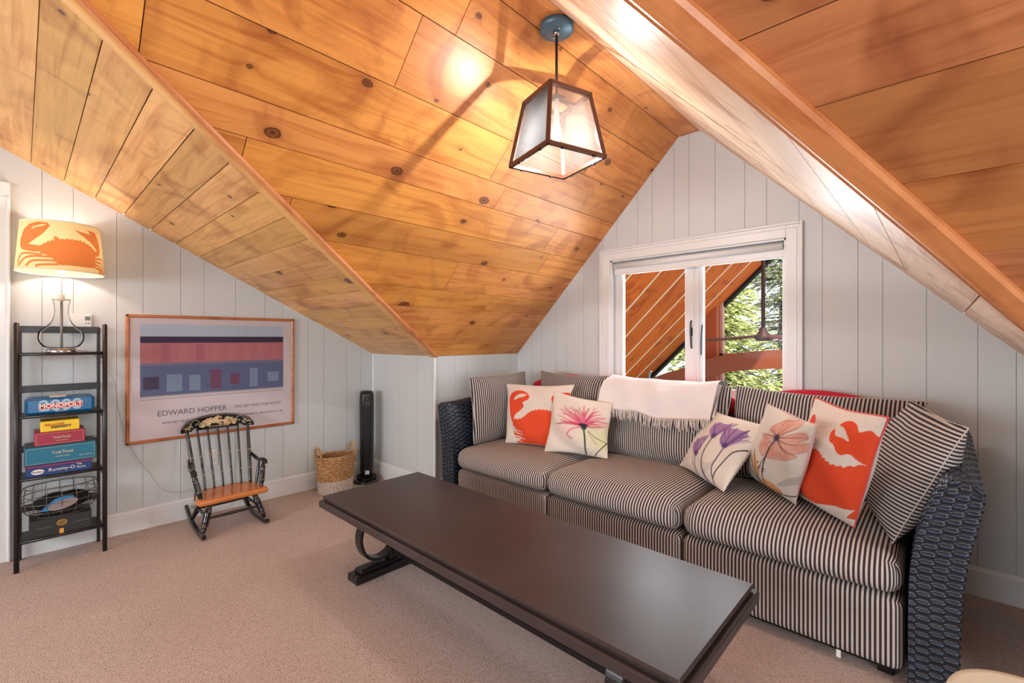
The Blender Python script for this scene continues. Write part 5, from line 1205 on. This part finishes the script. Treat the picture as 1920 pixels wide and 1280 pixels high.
def poppy(cv, f):
    F = lambda L: [f(*p) for p in L]; cv.c[:] = np.array(lin((224, 214, 202))); rr = random.Random(7); c = (1125, 505)
    cv.poly(F(curve([(1090, 880), (1150, 845), (1230, 850), (1242, 900), (1110, 902)], 4)), (188, 180, 170), .8)
    cv.poly(F(curve([(935, 615), (990, 690), (1000, 760), (960, 835), (930, 730), (935, 615)], 4)), (230, 170, 98), .8); cv.poly(F(curve([(958, 862), (1000, 828), (1060, 850), (1100, 930), (1080, 975), (1000, 930), (958, 862)], 4)), (230, 158, 78), .85)
    for P in ([(1120, 515), (1085, 540), (1030, 492), (988, 545), (1005, 612), (1060, 655), (1100, 600), (1120, 515)], [(1120, 505), (1085, 472), (1055, 430), (1090, 405), (1130, 392), (1200, 402), (1245, 392), (1262, 440), (1210, 470), (1120, 505)],
              [(1130, 505), (1200, 495), (1290, 498), (1312, 550), (1262, 562), (1305, 600), (1285, 655), (1220, 640), (1170, 580), (1130, 505)], [(1120, 520), (1075, 600), (1055, 655), (1130, 680), (1240, 685), (1210, 620), (1155, 560), (1120, 520)], [(1115, 500), (1060, 480), (1005, 470), (1000, 490), (1060, 510), (1115, 508)]):
        cv.poly(F(curve(P, 5)), (228, 158, 136), .72); cv.stroke(F(curve(P, 5)), .004, (176, 92, 78), .6, soft=.6)
    for P in ([(1010, 560), (1040, 540), (1070, 600)], [(1140, 400), (1170, 430), (1150, 470)], [(1240, 520), (1290, 520), (1300, 545)], [(1100, 640), (1150, 640), (1200, 665)], [(1060, 450), (1085, 450), (1100, 480)], [(1250, 600), (1280, 620), (1270, 640)]): cv.stroke(F(curve(P, 5)), .03, (214, 122, 96), .45, soft=1.0)
    for e in ((1000, 480), (1060, 445), (1135, 400), (1200, 420), (1250, 450), (1310, 545), (1290, 600), (1240, 670), (1210, 650), (1100, 600), (1030, 560), (1180, 600)):
        cv.stroke(F(curve([c, ((c[0]+e[0])/2+rr.uniform(-14, 14), (c[1]+e[1])/2+rr.uniform(-12, 12)), e], 6)), .007, (128, 62, 64), .75, soft=.6, taper=True)
    cv.blob(f(1125, 505), .05, .035, (70, 60, 90)); st = (74, 50, 50)
    cv.stroke(F(curve([(1120, 512), (1068, 590), (1040, 690), (1022, 790), (1020, 862)], 8)), .011, (72, 64, 68)); 
    for P, w in (([(1040, 660), (1000, 740), (955, 870)], .007), ([(940, 600), (962, 700), (952, 862)], .008), ([(885, 660), (920, 760), (955, 872)], .009), ([(900, 610), (930, 700), (955, 860)], .005), ([(955, 872), (1040, 925), (1100, 972), (1190, 1012)], .008), ([(955, 872), (990, 880), (1060, 920), (1095, 960)], .006)): cv.stroke(F(curve(P, 8)), w, st)
    for p in ((990, 690), (1010, 725), (990, 740), (1035, 745), (1030, 765)): cv.blob(f(*p), .018, .014, (70, 40, 46))
pm = painted('pillow_print', .85, weave=260)
bkc = mat('pillow_back', (212, 200, 190), .9, bump=(300, .2))
G_p = 'printed scatter pillows on the sofa'
z = .50
sc = spec((948, 829), (1046, 841), (1076, 722), (951, 720), z, z, R_(20)); pillow('scatter_pillow', sc, .13, 'off white scatter pillow with orange crab at the left end of the sofa', 'pillow', (pm, bkc), lambda cv, f=uvmap(sc, 800, 680, 4): crab_left(cv, f), G_p, n=230, seed=2)
sc = spec((1022, 845), (1138, 859), (1148, 757), (1039, 734), z, z, R_(24)); pillow('scatter_pillow', sc, .13, 'cream scatter pillow printed with one pink flower', 'pillow', (pm, bkc), lambda cv, f=uvmap(sc, 800, 680, 4): pink(cv, f), G_p, n=230, seed=12)
sc = spec((1275, 872), (1356, 922), (1440, 798), (1341, 771), z, .50, R_(28)); pillow('scatter_pillow', sc, .14, 'cream scatter pillow printed with purple tulips', 'pillow', (pm, bkc), lambda cv, f=uvmap(sc, 1200, 700, 4.2667): tulips(cv, f), G_p, n=230, seed=13)
sc = spec((1398, 884), (1492, 946), (1532, 796), (1440, 756), z, .50, R_(20)); pillow('scatter_pillow', sc, .15, 'cream scatter pillow printed with an orange poppy', 'pillow', (pm, mat('pillow_back_pink', (214, 182, 178), .9)), lambda cv, f=uvmap(sc, 1200, 700, 4.2667): poppy(cv, f), G_p, n=230, seed=14)
sc = spec((1482, 922), (1603, 989), (1665, 783), (1529, 746), z, .50, R_(14)); pillow('scatter_pillow', sc, .17, 'off white scatter pillow with big orange crab and red piping near the right arm', 'pillow', (pm, bkc), lambda cv, f=uvmap(sc, 1480, 720, 3.5545): crab_right(cv, f), G_p, n=230, seed=15, piping=mat('red_piping', (206, 84, 84), .8))

# ---------------------------------------------------------------- throw over the middle back cushion
def throw():
    t = empty('throw_blanket', (-1.35, 2.95, .98), 'white fringed throw folded over the middle back cushion of the sofa', 'blanket')
    x0, x1 = -1.735, -.985; nu, nv = 60, 34; wm_ = mat('throw_cotton', (226, 220, 220), .9, bump=(240, .5)); P = []; rr = random.Random(4)
    prof = curve([(2.765, .80), (2.79, .86), (2.82, .93), (2.875, .99), (2.94, 1.018), (3.0, 1.012), (3.06, .97), (3.10, .90)], 5); N_ = len(prof)
    hem = []
    for i in range(nu+1):
        u = i/nu; x = x0+(x1-x0)*u; row = []; s = .022*math.sin(u*7)+.010*math.sin(u*17+1)
        for j, (y, z_) in enumerate(prof):
            k = 1-j/N_; fold = .008*math.sin(u*22+j*.25)*k+.006*math.sin(u*9-j*.4); zz = z_+fold*.6-.018*math.sin(u*math.pi)*(.4+.6*(j > 12)); 
            row.append((x+.02*(u-.5)*(1-k)-.03*k*(1 if u < .05 else 0), y-.008-fold*.8, zz+(s*.5 if j < 4 else 0)))
        P.append(row); hem.append(row[0])
    mb = MB(); mb.grid(P); o = mb.build('cloth', wm_, t)
    mb = MB()                                                     # second layer hangs behind the hem
    Q = [[(p[0], p[1]+.006, p[2]) for p in r[:10]] for r in P]; Q = [[(q[0][0]+.0, q[0][1]+.012, q[0][2]-.012)]+q for q in Q]; mb.grid(Q); mb.build('cloth_layer', wm_, t)
    fr = MB()
    for k in range(96):
        u = (k+.5)/96; f = u*nu; i = int(f); a = Vector(hem[i]).lerp(Vector(hem[min(i+1, nu)]), f-i)+Vector((0, 0, .004)); dx = rr.uniform(-.012, .012); L = rr.uniform(.06, .09)
        pts = [a, a+Vector((dx*.4, -.006, -L*.4)), a+Vector((dx, -.002, -L*.8)), a+Vector((dx*1.3, .004, -L))]; fr.tube(pts, [.0022, .0028, .0022, .0012], 5)
    fr.build('fringe', mat('fringe_cotton', (220, 208, 202), .9), t)
    # side fall at the right end
    mb = MB(); S = []
    for j in range(14):
        w = j/13; S.append([(x1-.06+.075*v, 2.935-.13*w-.02*v+.008*math.sin(v*9+w*3), 1.008-.185*w-.01*v) for v in np.linspace(0, 1, 10)])
    mb.grid(S); mb.build('folded_edge', wm_, t)
throw()

# ---------------------------------------------------------------- cream round table peeking in at the lower right
def side_table():
    c = (.155, 1.43); t = empty('side_table', (*c, 0), 'cream round side table at the lower right corner of the photo', 'side table')
    cm = mat('cream_enamel', (226, 220, 196), .4)
    mb = MB(); mb.lathe([(0, .478), (.135, .478), (.142, .484), (.145, .494), (.140, .503), (.130, .500), (.0, .498)], (*c, 0), 56); mb.build('tabletop', cm, t)
    mb = MB(); mb.lathe([(.0, .0), (.11, .0), (.112, .01), (.03, .03), (.018, .06), (.016, .42), (.04, .478), (0, .478)], (*c, 0), 32); mb.build('pedestal', cm, t)
side_table()
